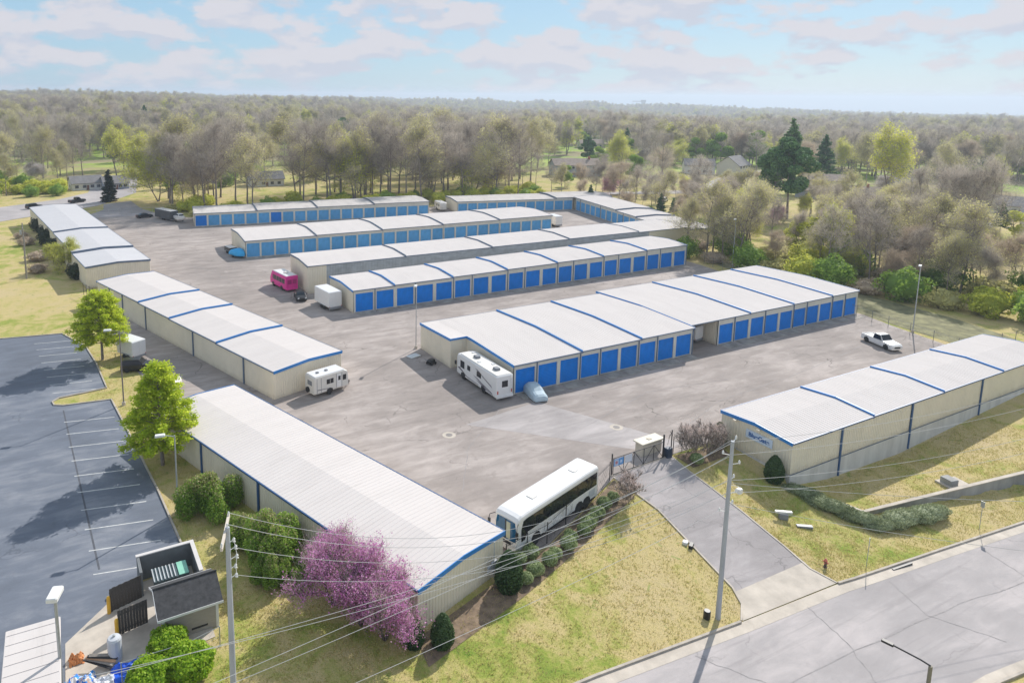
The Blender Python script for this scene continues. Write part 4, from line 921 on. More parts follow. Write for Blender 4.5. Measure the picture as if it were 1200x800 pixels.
# ------------------------------------------------------------------ houses beyond
M_shingle = pm('grey_shingles', (.20, .19, .19), .2, .8, .9, bmp=.2); M_shinglebr = pm('brown_shingles', (.30, .24, .20), .2, .8, .9, bmp=.2)
M_brick = pm('red_brick', (.36, .15, .10), .25, 2, .9); M_cream = pm('cream_siding', (.66, .62, .50), .06, 1, .7, stretch=(1, 1, 6)); M_whites = pm('white_siding', (.66, .66, .66), .06, 1, .7)
M_bluegrey = pm('blue_grey_siding', (.30, .34, .42), .1, 1, .7); M_win = glass_mat('window_glass', (.05, .06, .08)); M_wframe = pm('window_frame', (.6, .6, .58), .05, 1, .6)
def house(name, label, x, y, ang, L, W, h, rh, wall, roof, wins=((.15,.6),(.4,.6),(.65,.6),(.85,.6)), door=.5, storeys=1, chimney=None, brick_part=None):
    z = hz(x, y)-.3; t = thing(name, label, 'house', (x, y, z), R(ang))
    mb = MB(); mb.box(-L/2, L/2, -W/2, W/2, -1.5, h)
    mb.loft([[(-L/2, -W/2, h), (-L/2, W/2, h), (-L/2, 0, h+rh-.1)], [(L/2, -W/2, h), (L/2, W/2, h), (L/2, 0, h+rh-.1)]]); mb.build('wall', wall, t)
    if brick_part: MB().box(L*brick_part, L/2+.03, -W/2-.03, W/2+.03, -1.5, h-.02).build('wall', M_brick, t)
    for s in (-1, 1):
        o_ = .5; sl = rh/(W/2); y0 = s*(W/2+o_); z0 = h-o_*sl
        MB().loft([[(-L/2-.4, 0, h+rh+.02), (-L/2-.4, 0, h+rh+.2), (-L/2-.4, y0, z0+.18), (-L/2-.4, y0, z0)], [(L/2+.4, 0, h+rh+.02), (L/2+.4, 0, h+rh+.2), (L/2+.4, y0, z0+.18), (L/2+.4, y0, z0)]]).build('roof', roof, t)
    for st in range(storeys):
        for u, sz_ in wins:
            xx = -L/2+L*u; zz = 1.0+st*2.8
            for s in (-1, 1):
                w = MB().box(xx-.75, xx+.75, s*(W/2+.05)-.05, s*(W/2+.05)+.05, zz, zz+1.3).build('window', M_wframe, t)
                MB().box(xx-.62, xx+.62, s*(W/2+.1)-.03, s*(W/2+.1)+.03, zz+.12, zz+1.18).build('pane', M_win, w)
    for s in (-1, 1):
        w = MB().box(s*(L/2+.04)-.05, s*(L/2+.04)+.05, -.7, .7, 1, 2.3).build('window', M_wframe, t); MB().box(s*(L/2+.09)-.03, s*(L/2+.09)+.03, -.58, .58, 1.12, 2.18).build('pane', M_win, w)
    d = MB().box(-L/2+L*door-.5, -L/2+L*door+.5, -W/2-.08, -W/2, 0, 2.1).build('door', pm('house_door', (.2, .1, .08), .1, 1, .5), t)
    if chimney is not None: MB().box(L*chimney-.45, L*chimney+.45, -.9, 0, h, h+rh+1.1).build('chimney', M_brick, t)
    return t
HOUSES = []
def H_(label, x, y, *a, **k): HOUSES.append((x, y, max(a[1], a[2])/2+3)); return house('house', label, x, y, *a, **k)
H_('long blue-grey house with brown roof seen through bare trees behind the far corner', 222,262,-22,22,10,5.6,2.6,M_bluegrey,M_shinglebr,storeys=2,chimney=.3)
H_('cream gabled house in the clearing left of the tall pines', 300,236,15,13,11,5.4,4.0,M_cream,M_shingle,storeys=2)
H_('grey-roofed house wing tucked in left of the cream house', 287,246,-40,14,9,4.6,2.8,M_whites,M_shingle)
H_('steep dark-roofed house half hidden behind the dark pines', 322,226,30,13,11,4.5,5.0,M_bluegrey,M_shingle)
H_('long low brown-roofed brick house with white chimney on the right among the trees', 262,160,-62,27,10,3.3,2.3,M_bluegrey,M_shinglebr,brick_part=.12,chimney=.35)
H_('pale low house further behind the long brick one', 300,190,-50,18,10,3.2,2.3,M_cream,M_shinglebr)
H_('small pale blue and white house across the street at the far left', 14,303,8,11,8,3.0,2.3,M_whites,M_shingle)
H_('small dark house right beside the pale blue one at the far left', 24,300,8,9,8,2.8,2.3,M_bluegrey,M_shingle)
H_('white house glimpsed behind the bare trees above the furthest door row', 80,286,-6,14,9,3.3,2.6,M_whites,M_shingle)
H_('brown-roofed house glimpsed left of the white one above the furthest door row', 58,306,-6,16,9,3.2,2.5,M_cream,M_shinglebr)
H_('grey roofed house among trees near the right edge', 285,112,-70,18,10,3.2,2.5,M_whites,M_shingle)
H_('low white house in the trees at the right edge behind the pale lane', 262,92,-72,20,9,3.2,2.3,M_cream,M_shingle)
H_('red-roofed house high on the left hill between dark conifers', 78,545,-10,17,11,5,3,M_whites,pm('red_roof',(.45,.18,.13),.2,1,.8),storeys=2)
H_('white house on the left hill just right of the red-roofed one', 105,560,-12,16,11,5,3,M_whites,M_shingle,storeys=2)
H_('grey house on the left hill further right, half hidden', 196,560,-14,20,11,4,3,M_bluegrey,M_shingle)
H_('pale house far up the wooded slope, left of centre', 285,700,-20,18,12,5.5,3,M_whites,M_shingle,storeys=2)
H_('red brick and white house in the trees above the middle of the back rows', 318,425,-25,16,11,5.2,3,M_brick,M_shinglebr,storeys=2)
H_('white gabled house just left above the red brick one', 300,440,-25,11,10,5.4,3.2,M_whites,M_shingle,storeys=2)
H_('brown house roof among the trees near the brick house, lower down', 335,380,-25,16,10,3.2,2.6,M_cream,M_shinglebr)
H_('pale blue outbuilding with grey roof among the right-hand trees', 300,160,-55,10,8,5.2,2.2,M_bluegrey,M_shingle)
# long bright sheds and a square tower on the skyline
for i, (az, r, L) in enumerate([(13.5,5200,260),(19,5600,320),(24,5000,220),(28,5400,300),(16.5,6000,200),(31,5800,260)]):
    a = YAW-R(az); x, y = r*math.cos(a), r*math.sin(a); z = hz(x, y)
    wh = thing('warehouse', ['first','second','third','fourth','fifth','sixth'][i]+' long white industrial building from the left on the hazy right horizon', 'warehouse', (x, y, z), a+math.pi/2)
    MB().box(-L/2, L/2, -60, 60, -20, 16).build('wall', M_whites, wh); MB().box(-L/2-2, L/2+2, -62, 62, 16.1, 19).build('roof', M_whites, wh)
a = YAW-R(17.2); x, y = 4300*math.cos(a), 4300*math.sin(a)
tw = thing('water_tower', 'square dark tower with an overhanging top on the hazy horizon at the right', 'tower', (x, y, hz(x, y)), a)
MB().box(-11, 11, -11, 11, -10, 62).build('shaft', M_shingle, tw); MB().box(-14, 14, -14, 14, 62.1, 74).build('top', M_shingle, tw); MB().box(-8, 8, 14, 60, 64, 68).build('arm', M_shingle, tw)

# ------------------------------------------------------------------ woods
rd = random.Random(99); TREES = []
YP = [(30,40),(62,48),(62,38),(150,38),(150,45),(125,52),(124,63),(127,69),(130,90),(133,108),(136,119),(156,121),(172,190),(161,207),(118,211),(109,210),(38,222),(33,232),(6,236),(5,226),(12,150),(0,136),(3,122),(4,106),(-45,128),(-45,30)]
def in_yard(x, y):
    c = False
    for (x1, y1), (x2, y2) in zip(YP, YP[1:]+YP[:1]):
        if (y1 > y) != (y2 > y) and x < (x2-x1)*(y-y1)/(y2-y1)+x1: c = not c
    return c
ROADS = [((-120,201),(-54,237)),((-54,237),(-17,247)),((-17,247),(13,267)),((13,267),(28,290)),((25,290),(29,331)),((18,260),(20,228))]
def near_road(x, y):
    for (a, b), (c, d) in ROADS:
        t = max(0, min(1, ((x-a)*(c-a)+(y-b)*(d-b))/((c-a)**2+(d-b)**2)))
        if math.hypot(x-a-(c-a)*t, y-b-(d-b)*t) < 15: return True
    return False
ORD = 'first second third fourth fifth sixth seventh eighth ninth tenth eleventh twelfth thirteenth fourteenth fifteenth sixteenth seventeenth eighteenth nineteenth'.split()
def ordn(i):
    if i < 19: return ORD[i]
    i += 1; t = ['twent','thirt','fort','fift','sixt','sevent'][i//10-2]; return t+'ieth' if i % 10 == 0 else t+'y-'+ORD[i % 10-1]
def ok(x, y, gap):
    if in_yard(x, y) or near_road(x, y): return False
    for hx, hy, hr in HOUSES:
        if math.hypot(x-hx, y-hy) < hr+1.5: return False
        # keep the sight line from the yard to the house fairly open
        d = math.hypot(hx, hy); t = (x*hx+y*hy)/d; off = abs(x*hy-y*hx)/d
        if d-45 < t < d and off < hr*.9 and rd.random() < .9: return False
    for hx, hy, hr, dd in CLEAR:
        d = math.hypot(hx, hy); t = (x*hx+y*hy)/d; off = abs(x*hy-y*hx)/d
        if d-dd < t < d+2 and off < hr and rd.random() < .85: return False
    return all((x-a)**2+(y-b)**2 > gap*gap for a, b in TREES)
LBL = {
 'bare': ('bare_tree', 'bare grey-brown tree'), 'bud': ('budding_tree', 'olive budding tree'), 'lime': ('spring_tree', 'yellow-green spring tree'), 'brown': ('reddish_tree', 'reddish-brown twiggy tree'),
 'thin': ('slender_tree', 'slender pale-barked tree'), 'green': ('green_tree', 'full green tree'), 'pine': ('pine_tree', 'dark green pine'), 'thick': ('green_thicket', 'leafy green thicket'), 'blossom': ('blossom_tree', 'small white blossoming tree'), 'redbud': ('redbud_tree', 'small pink blossoming tree')}
VAR = {'bare': ['bare0','bare1','bare2','bare3'], 'bud': ['bud0','bud1','bud2'], 'lime': ['lime0','lime1'], 'brown': ['brown0','brown1'], 'thin': ['thin0'], 'green': ['green0'], 'pine': ['pine0','oakpine'], 'thick': ['thicket0','thicket0','thicket1','thicket2'], 'blossom': ['blossom0'], 'redbud': ['redbudfar']}
def wood(n, sampler, mix, where, gap=5, sc=(.85, 1.15), order=False):
    kinds = [k for k, w in mix for _ in range(w)]; made = 0; tries = 0; rows = {}
    while made < n and tries < n*40:
        tries += 1; x, y = sampler()
        if not ok(x, y, gap): continue
        TREES.append((x, y)); k = rd.choice(kinds); nm, lb = LBL[k]
        t_ = plant(rd.choice(VAR[k]), nm, lb+' '+where, 'thicket' if k == 'thick' else 'tree', (x, y, hz(x, y)), rd.uniform(0, 6.28), rd.uniform(*sc), lb+'s '+where); made += 1; rows.setdefault(k, []).append((-math.atan2(y, x), t_))
    if order:
        for k, l in rows.items():
            if len(l) > 1:
                for i, (_, o) in enumerate(sorted(l, key=lambda q_: q_[0])): o['label'] = LBL[k][1]+', '+ordn(i)+' such from the left '+where
def polar(a0, a1, r0, r1):
    def f():
        a = YAW-R(rd.uniform(a0, a1)); r = math.sqrt(rd.uniform(r0*r0, r1*r1)); return r*math.cos(a), r*math.sin(a)
    return f
def band(p, q_, w):
    def f():
        t = rd.random(); o = rd.uniform(0, w); dx, dy = q_[0]-p[0], q_[1]-p[1]; L = math.hypot(dx, dy); return p[0]+dx*t-dy/L*o, p[1]+dy*t+dx/L*o
    return f
CLEAR = [(203,139,7,90),(211,150,6,60),(262,180,5,60),(273,148,8,70),(203,98.5,6,45),(212,92.5,8,50),(300,236,9,150),(222,262,11,60),(262,160,12,110),(80,286,7,60),(14,303,9,60),(24,300,6,60),(158,103,4,20),(318,425,10,130),(322,226,7,100),(335,380,9,90),(285,112,9,90),(262,92,9,60),(300,190,9,90),(78,545,9,110),(105,560,9,110),(196,560,10,110),(287,246,7,90)]
# one-off trees that stand out
TREES += [(216,153),(205,146),(304,198),(19.4,263.5)]
plant('oakpine', 'pine_tree', 'tallest dark pine with a spreading crown and tall bare trunk right of centre', 'tree', (203,139,0), .4, 1.55)
plant('oakpine', 'pine_tree', 'broad dark pine directly left of the tallest one', 'tree', (211,150,0), 2.2, 1.3)
plant('pine0', 'pine_tree', 'pointed dark pine rising highest behind the two spreading pines', 'tree', (262,180,-.4), 1.1, 1.5)
plant('pine0', 'pine_tree', 'dark conical pine standing to the right behind the spreading pines', 'tree', (290,184,hz(290,184)), 2.5, 1.15)
plant('lime0', 'spring_tree', 'large bright yellow-green rounded tree at the right in front of the distant woods', 'tree', (273,148,hz(273,148)), .7, 1.35)
plant('bareM', 'bare_tree', 'dark many-stemmed bare tree on the right, left one of the pair', 'tree', (203,98.5,0), .2, 1.05)
plant('bareM2', 'bare_tree', 'dark spreading bare tree on the right, right one of the pair', 'tree', (212,92.5,0), 2.2, 1.2)
plant('dense_lime', 'spring_tree', 'fresh yellow-green tree rising from the thicket behind the wide four-section building', 'tree', (158,103,0), 0, 1.15)
plant('dense_lime', 'spring_tree', 'low spreading yellow-green tree near the right edge among the bare ones', 'tree', (232,92,0), 1, .9)
plant('fir0', 'small_conifer', 'young green fir left of the pair behind the slanting wing', 'tree', (171,160,0), 0, .62)
plant('fir0', 'small_conifer', 'young green fir, right of the pair behind the slanting wing', 'tree', (170.5,154.5,0), 1, .55)
plant('fir0', 'small_conifer', 'small bright fir behind the far corner of the yard', 'tree', (166,187,0), 2, .6)
plant('green0', 'green_tree', 'round green tree in the far trees at the right of the blue ridge', 'tree', (330,268,hz(330,268)), 0, 1.2)
plant('green0', 'green_tree', 'wider green tree in the far trees beside the round one', 'tree', (348,262,hz(348,262)), 2, 1.3)
plant('pine0', 'pine_tree', 'dark conifer high on the left hill beside the red-roofed house', 'tree', (70,575,hz(70,575)), 0, 1.25)
plant('pine0', 'pine_tree', 'dark conifer high on the left hill right of the white house', 'tree', (125,585,hz(125,585)), 2, 1.1)
plant('oakpine', 'pine_tree', 'dark green crown in the woods left of centre, the left of two', 'tree', (172,430,hz(172,430)), 0, 1.3)
plant('oakpine', 'pine_tree', 'dark green crown in the woods left of centre, the right of two', 'tree', (186,424,hz(186,424)), 1, 1.15)
plant('lime0', 'spring_tree', 'bright yellow-green tree in the woods at the left, the highest of three', 'tree', (34,365,hz(34,365)), 0, 1.15)
plant('lime0', 'spring_tree', 'bright yellow-green tree in the woods at the left, the lowest of three', 'tree', (28,335,hz(28,335)), 2, 1.05)
plant('lime1', 'spring_tree', 'bright yellow-green tree in the woods at the left, rightmost of three', 'tree', (40,340,hz(40,340)), 4, 1.2)
# tall row right behind the furthest rows
wood(60, band((20,228),(160,214),36), [('bare',8),('bud',3),('lime',1),('thin',3),('brown',2)], 'behind the furthest doors', 4.4, (.95, 1.25), True)
wood(20, band((60,262),(190,240),40), [('bare',6),('bud',5),('lime',1)], 'one line further back than the row behind the furthest doors', 6, (1.0, 1.3))
wood(62, band((22,224),(165,208),16), [('thick',1)], 'among trunks behind the doors', 3.2, (.42, .75), True)
# open ground behind the slanting wing
wood(26, band((172,190),(160,126),42), [('bare',4),('thin',4),('brown',3),('bud',2)], 'behind the slanting wing', 5.5, (.45, .8), True)
wood(14, band((168,196),(157,128),9), [('thick',2),('brown',1)], 'along the back of the slanting wing', 3.6, (.3, .5))
# dense green edge right of the yard
for i, (x, y, s) in enumerate([(132,121,.6),(134,115,.7),(136,108,.75),(138,101,.8),(139,95,.8),(140,89,.85),(140,83,.9),(141,77,.85),(142,71,.9),(144,65,.85),(146,59,.85),(148,53,.9),(150,47,.95),(147,113,.9),(150,104,.9),(152,96,.95),(154,88,1.0),(155,80,.95),(156,72,1.0),(158,64,1.0),(161,56,1.0),(164,48,1.0),(143,119,.8),(166,60,.9),(168,50,.9)]):
    x -= 2.5; TREES.append((x, y)); plant(['thicket0','thicket1','scrub0','thicket1','thicket2'][i % 5], 'green_thicket', 'bushy thicket beyond the right-hand fence, '+ordn(i)+(' along its front edge from the far end' if i < 17 else ' in the rank behind, counted onward'), 'thicket', (x, y, 0), i*1.9, s, 'thickets beyond the right-hand fence')
wood(64, band((133,120),(152,44),34), [('bare',3),('thin',3),('brown',2),('bud',4),('lime',1)], 'rising from the right-hand thickets', 3.5, (.45, .75), True)
wood(34, polar(12, 40, 160, 215), [('brown',6),('bare',5),('bud',3),('thin',2),('lime',1)], 'in the scrub right of the yard', 5, (.35, .6), True)
wood(46, polar(6, 40, 215, 300), [('brown',3),('bare',6),('bud',5),('lime',2),('green',2),('pine',1),('redbud',1)], 'between the right-hand thicket and the houses', 8, (.4, .68))
wood(66, polar(-8, 40, 300, 430), [('bare',6),('bud',5),('brown',2),('lime',2),('pine',2),('green',2),('blossom',1)], 'around and behind the houses', 8.5, (.7, 1.0))
# left, across the street
wood(34, polar(-33, -15, 284, 320), [('thick',5),('bud',1),('green',1)], 'across the far street', 4.5, (.5, .9), True)
wood(30, polar(-33, -12, 292, 350), [('bare',4),('bud',3),('thick',4),('lime',1),('brown',2),('blossom',1)], 'across the street at the back left', 7, (.5, .95))
wood(44, polar(-34, -6, 350, 470), [('bare',6),('bud',5),('lime',1),('pine',1),('brown',2)], 'on the lower left hillside', 8, (.75, 1.05))
wood(24, polar(-8, 10, 300, 400), [('bare',6),('bud',5),('brown',2),('pine',1)], 'in the woods beyond the middle rows', 8, (.8, 1.05))

# the woods that run on to the horizon: one mass, thousands of crowns
def wood_mass():
    src = bpy.data.collections.new('wood_mass_sources'); keys = ['bare0','bare2','bud0','bud1','lime0','brown1','oakpine','green0']
    for i, k in enumerate(keys):
        mes = [m for _, m in PROTO[k]]; me = bpy.data.meshes.new('crown_%d' % i); import bmesh
        V = []; Fc = []; mi = []; mats = []; kk = 0
        for m in mes:
            nv = len(m.vertices); v = np.empty(nv*3, np.float32); m.vertices.foreach_get('co', v); nl = len(m.loops); l = np.empty(nl, np.int32); m.loops.foreach_get('vertex_index', l)
            pi = np.empty(len(m.polygons), np.int32); m.polygons.foreach_get('material_index', pi); off = len(mats)
            for mt in m.materials: mats.append(mt)
            v = v.reshape(-1, 3); F4 = l.reshape(-1, 4)
            if m.name.startswith('crown'):                          # far away: fewer, larger twigs and leaves
                k4 = np.random.default_rng(i).random(len(F4)) < .4; q4 = v[F4[k4]]; ce = q4.mean(1, keepdims=True); q4 = ce+(q4-ce)*1.6; v = q4.reshape(-1, 3); F4 = np.arange(len(v)).reshape(-1, 4); pi = pi[k4]; nv = len(v)
            V.append(v); Fc.append(F4+kk); mi.append(pi+off); kk += nv
        V = np.concatenate(V); Fc = np.concatenate(Fc); mi = np.concatenate(mi)
        me = npmesh('crown_source', V, Fc, mats, mi); o = bpy.data.objects.new('%d_crown_source' % i, me); src.objects.link(o)
    rg = np.random.default_rng(5); P = []; S = []; I = []
    wts = np.array([.29,.22,.13,.10,.08,.10,.05,.03])
    for r0, r1, sp, sc in ((430,700,9.5,.9),(700,1200,11,.95),(1200,2200,14.5,1.0),(2200,3600,20,1.05),(3600,6500,38,1.2)):
        A0, A1 = R(-37), R(42); area = (r1*r1-r0*r0)/2*(A1-A0); n = int(area/(sp*sp)); r = np.sqrt(rg.uniform(r0*r0, r1*r1, n)); a = YAW-rg.uniform(A0, A1, n); x = r*np.cos(a); y = r*np.sin(a)
        clear = np.sin(x*.013+2)*np.sin(y*.017)+.5*np.sin(x*.031+y*.02) > .92   # clearings
        keep = ~clear
        for hx, hy, hr in HOUSES: d = math.hypot(hx, hy); t = (x*hx+y*hy)/d; off = np.abs(x*hy-y*hx)/d; keep &= ~((np.hypot(x-hx, y-hy) < hr) | ((t < d) & (t > d-150) & (off < hr*1.0)))
        x, y = x[keep], y[keep]; P.append(np.stack([x, y, hza(x, y)-.4], 1)); S.append(rg.uniform(.75, 1.15, len(x))*sc); I.append(rg.choice(len(keys), len(x), p=wts/wts.sum()))
    P = np.concatenate(P); S = np.concatenate(S); I = np.concatenate(I); n = len(P)
    me = bpy.data.meshes.new('distant_woods'); me.vertices.add(n); me.vertices.foreach_set('co', P.astype(np.float32).ravel())
    for nm, tp, arr in (('tsc', 'FLOAT', S), ('tix', 'INT', I), ('trz', 'FLOAT', rg.uniform(0, 6.28, n))):
        at = me.attributes.new(nm, tp, 'POINT'); at.data.foreach_set('value', arr.astype(np.float32 if tp == 'FLOAT' else np.int32))
    o = bpy.data.objects.new('distant_woods', me); COL.objects.link(o); o['kind'] = 'stuff'
    ng = bpy.data.node_groups.new('woods', 'GeometryNodeTree'); ng.interface.new_socket('Geometry', in_out='INPUT', socket_type='NodeSocketGeometry'); ng.interface.new_socket('Geometry', in_out='OUTPUT', socket_type='NodeSocketGeometry')
    gi = ng.nodes.new('NodeGroupInput'); go = ng.nodes.new('NodeGroupOutput'); iop = ng.nodes.new('GeometryNodeInstanceOnPoints'); ci = ng.nodes.new('GeometryNodeCollectionInfo')
    ci.inputs['Collection'].default_value = src; ci.inputs['Separate Children'].default_value = True; ci.inputs['Reset Children'].default_value = True
    def attr(nm, tp): q3 = ng.nodes.new('GeometryNodeInputNamedAttribute'); q3.data_type = tp; q3.inputs['Name'].default_value = nm; return q3.outputs['Attribute']
    cr = ng.nodes.new('ShaderNodeCombineXYZ'); ng.links.new(attr('trz', 'FLOAT'), cr.inputs[2]); cs = ng.nodes.new('ShaderNodeCombineXYZ')
    sa = attr('tsc', 'FLOAT')
    for i in range(3): ng.links.new(sa, cs.inputs[i])
    ng.links.new(gi.outputs[0], iop.inputs['Points']); ng.links.new(ci.outputs[0], iop.inputs['Instance']); iop.inputs['Pick Instance'].default_value = True
    ng.links.new(attr('tix', 'INT'), iop.inputs['Instance Index']); ng.links.new(cr.outputs[0], iop.inputs['Rotation']); ng.links.new(cs.outputs[0], iop.inputs['Scale']); ng.links.new(iop.outputs[0], go.inputs[0])
    md = o.modifiers.new('woods', 'NODES'); md.node_group = ng; print('distant trees', n)
wood_mass()
# ------------------------------------------------------------------ vehicles (x forward, y to the left, z up; origin on the ground at the rear axle line centre)
M_white = pm('white_vehicle_paint', (.78, .77, .76), .03, 1, .35, coat=.4); M_offw = pm('offwhite_vehicle_skin', (.72, .69, .64), .05, 1, .45, dirt=.15)
M_black = pm('black_vehicle_paint', (.012, .013, .017), .2, 1, .4, coat=.12); M_tyre = pm('tyre_rubber', (.03, .03, .03), .2, 4, .85); M_rim = pm('wheel_metal', (.45, .45, .47), .15, 4, .35, .6)
M_vglass = glass_mat('tinted_glass', (.012, .014, .02)); M_blueglass = glass_mat('windscreen_reflected_blue', (.012, .10, .22), .1); M_pinkp = pm('pink_vehicle_paint', (.75, .03, .30), .08, 1, .4)  # coach windscreen: its blue reflections are painted into the glass colour
M_grey = pm('mid_grey_paint', (.22, .23, .25), .15, 1, .5); M_red = pm('red_lens', (.5, .03, .02), .1, 4, .3); M_clear = pm('clear_lens', (.7, .72, .75), .05, 4, .15)
M_cover = pm('pale_car_cover', (.44, .54, .60), .1, 1.2, .75, bmp=.2); M_swoosh = pm('graphic_grey', (.16, .14, .17), .1, 2, .4)
WH = {}
def wheel(par, x, y, r=.5, w=.28):
    k = (r, w)
    if k not in WH:
        a = MB().lathe([(r*.55, -w/2), (r*.93, -w/2), (r, -w*.3), (r, w*.3), (r*.93, w/2), (r*.55, w/2)], 18, axis='y').build('wheel', M_tyre, smooth=False)
        b = MB().lathe([(.01, -w*.38), (r*.3, -w*.44), (r*.5, -w*.3), (r*.6, -w*.45), (r*.6, w*.45), (r*.5, w*.3), (r*.3, w*.44), (.01, w*.38)], 14, axis='y').build('rim', M_rim); WH[k] = (a.data, b.data)
        bpy.data.objects.remove(a); bpy.data.objects.remove(b)
    o = mobj('wheel', WH[k][0], par, (x, y, r)); mobj('rim', WH[k][1], o); return o
def shell(W, H, zb, xs, rear_in=.06, front_in=.1, rr=.22, slope=None):
    """coach-like body: rounded roof edges, lofted along x; xs = list of (x, width scale, top scale)"""
    rings = []
    for x, ws, ts in xs:
        w = W/2*ws; t = zb+(H-zb)*ts; rings.append([(x,-w,zb+.12),(x,-w*1.0,zb+.5),(x,-w,t-rr*1.4),(x,-w*.96,t-rr*.7),(x,-w*.86,t-rr*.2),(x,-w*.55,t),(x,w*.55,t),(x,w*.86,t-rr*.2),(x,w*.96,t-rr*.7),(x,w,t-rr*1.4),(x,w,zb+.5),(x,w,zb+.12),(x,w*.9,zb),(x,-w*.9,zb)])
    return MB().loft(rings)
# coach
def coach(loc, rz):
    t = thing('coach', 'white touring coach with a long dark window band and blue windscreen', 'coach', loc, rz)
    L, W, H = 12.1, 2.45, 3.45
    shell(W, H, .38, [(-L/2,.93,.93),(-L/2+.12,1,.985),(-L/2+.5,1,1),(L/2-1.6,1,1),(L/2-.6,1,.985),(L/2-.2,.985,.95),(L/2-.03,.93,.86)]).build('body', M_white, t, smooth=False)
    for s in (-1, 1):
        y = s*(W/2+.012)
        poly = [(-L/2+.35,1.72),(-L/2+.35,2.95),(L/2-1.2,2.98),(L/2-.75,2.9),(L/2-.5,2.2),(L/2-.55,1.15),(L/2-1.0,1.15),(L/2-1.35,1.72),(L/2-2.6,1.72)]
        mbw = MB(); mbw.prism(poly, y-.012, y+.012, 'y'); wb = mbw.build('side_window', M_vglass, t)
        for k in range(6): xx = -L/2+1.9+k*1.62; MB().box(xx-.03, xx+.03, y-.02, y+.02, 1.76, 2.92).build('glazing_bar', M_black, wb)
        MB().box(-L/2+.5, L/2-2.9, y-.014, y+.014, .46, .62).build('skirt_strip', M_black, t)
        for xx in (L/2-2.55, -L/2+3.15, -L/2+1.95):
            MB().prism([(xx-.62,.36),(xx-.6,.8),(xx-.4,1.08),(xx,1.18),(xx+.4,1.08),(xx+.6,.8),(xx+.62,.36)], y-.03, y+.006, 'y').build('wheel_arch', M_black, t); wheel(t, xx, s*(W/2-.12), .52, .3)
        for k in range(4): xx = -L/2+4.3+k*1.35; MB().box(xx, xx+.02, y-.004, y+.004, .68, 1.5).build('luggage_door_gap', M_grey, t)
        mi = MB(); mi.tube([(L/2-.1, s*1.2, 2.9), (L/2+.35, s*1.42, 2.85), (L/2+.4, s*1.45, 2.5)], .03, 6); mi.bevbox(L/2+.3, L/2+.45, s*1.45-.12, s*1.45+.12, 1.95, 2.5, .03); mi.build('mirror', M_black if s < 0 else M_black, t)
    f = L/2-.02
    ws = MB(); ws.loft([[(f-.02,-1.12,1.2),(f+.05,-.7,1.18),(f+.05,.7,1.18),(f-.02,1.12,1.2)],[(f-.02,-1.12,2.2),(f+.05,-.7,2.2),(f+.05,.7,2.2),(f-.02,1.12,2.2)],[(f-.03,-1.05,2.86),(f+.03,-.68,2.92),(f+.03,.68,2.92),(f-.03,1.05,2.86)]]); wso = ws.build('windscreen', M_blueglass, t)
    MB().box(f-.02, f+.07, -.04, .04, 1.2, 2.88).build('centre_bar', M_black, wso)
    MB().box(f-.02, f+.06, .1, .5, 1.3, 2.75).build('painted_reflection', pm('reflection_cream', (.5, .52, .4), .1, 1, .5), wso)  # cream box on the glass, a reflection painted as solid colour
    MB().bevbox(f-.05, f+.05, -1.12, 1.12, .3, .6, .04).build('bumper', M_white, t)
    MB().box(f-.02, f+.035, -.55, .55, .78, 1.02).build('grille', M_black, t)
    for s in (-1, 1): MB().bevbox(f-.05, f+.03, s*.9-.22, s*.9+.22, .74, .98, .03).build('headlight', M_clear, t)
    r = -L/2
    MB().box(r-.02, r+.02, -1.0, 1.0, 2.2, 3.0).build('rear_window', M_vglass, t); MB().box(r-.03, r+.01, -.9, .9, .7, 1.5).build('engine_louvre', M_grey, t)
    for s in (-1, 1): MB().box(r-.03, r+.03, s*1.05-.1, s*1.05+.1, .8, 1.5).build('tail_light', M_red, t)
    for xx in (-3.6, 2.6): MB().bevbox(xx-.35, xx+.35, -.35, .35, H-.01, H+.06, .04).build('roof_hatch', M_offw, t)
    for s in (-1, 1): MB().box(-L/2+.6, -L/2+1.6, s*(W/2+.005)-.012, s*(W/2+.005)+.012, .85, 1.5).build('side_louvre', pm('pale_louvre', (.5, .52, .55), .05, 1, .5), t)
    return t
coach((37.3,45.5,.03), R(16.4+180))
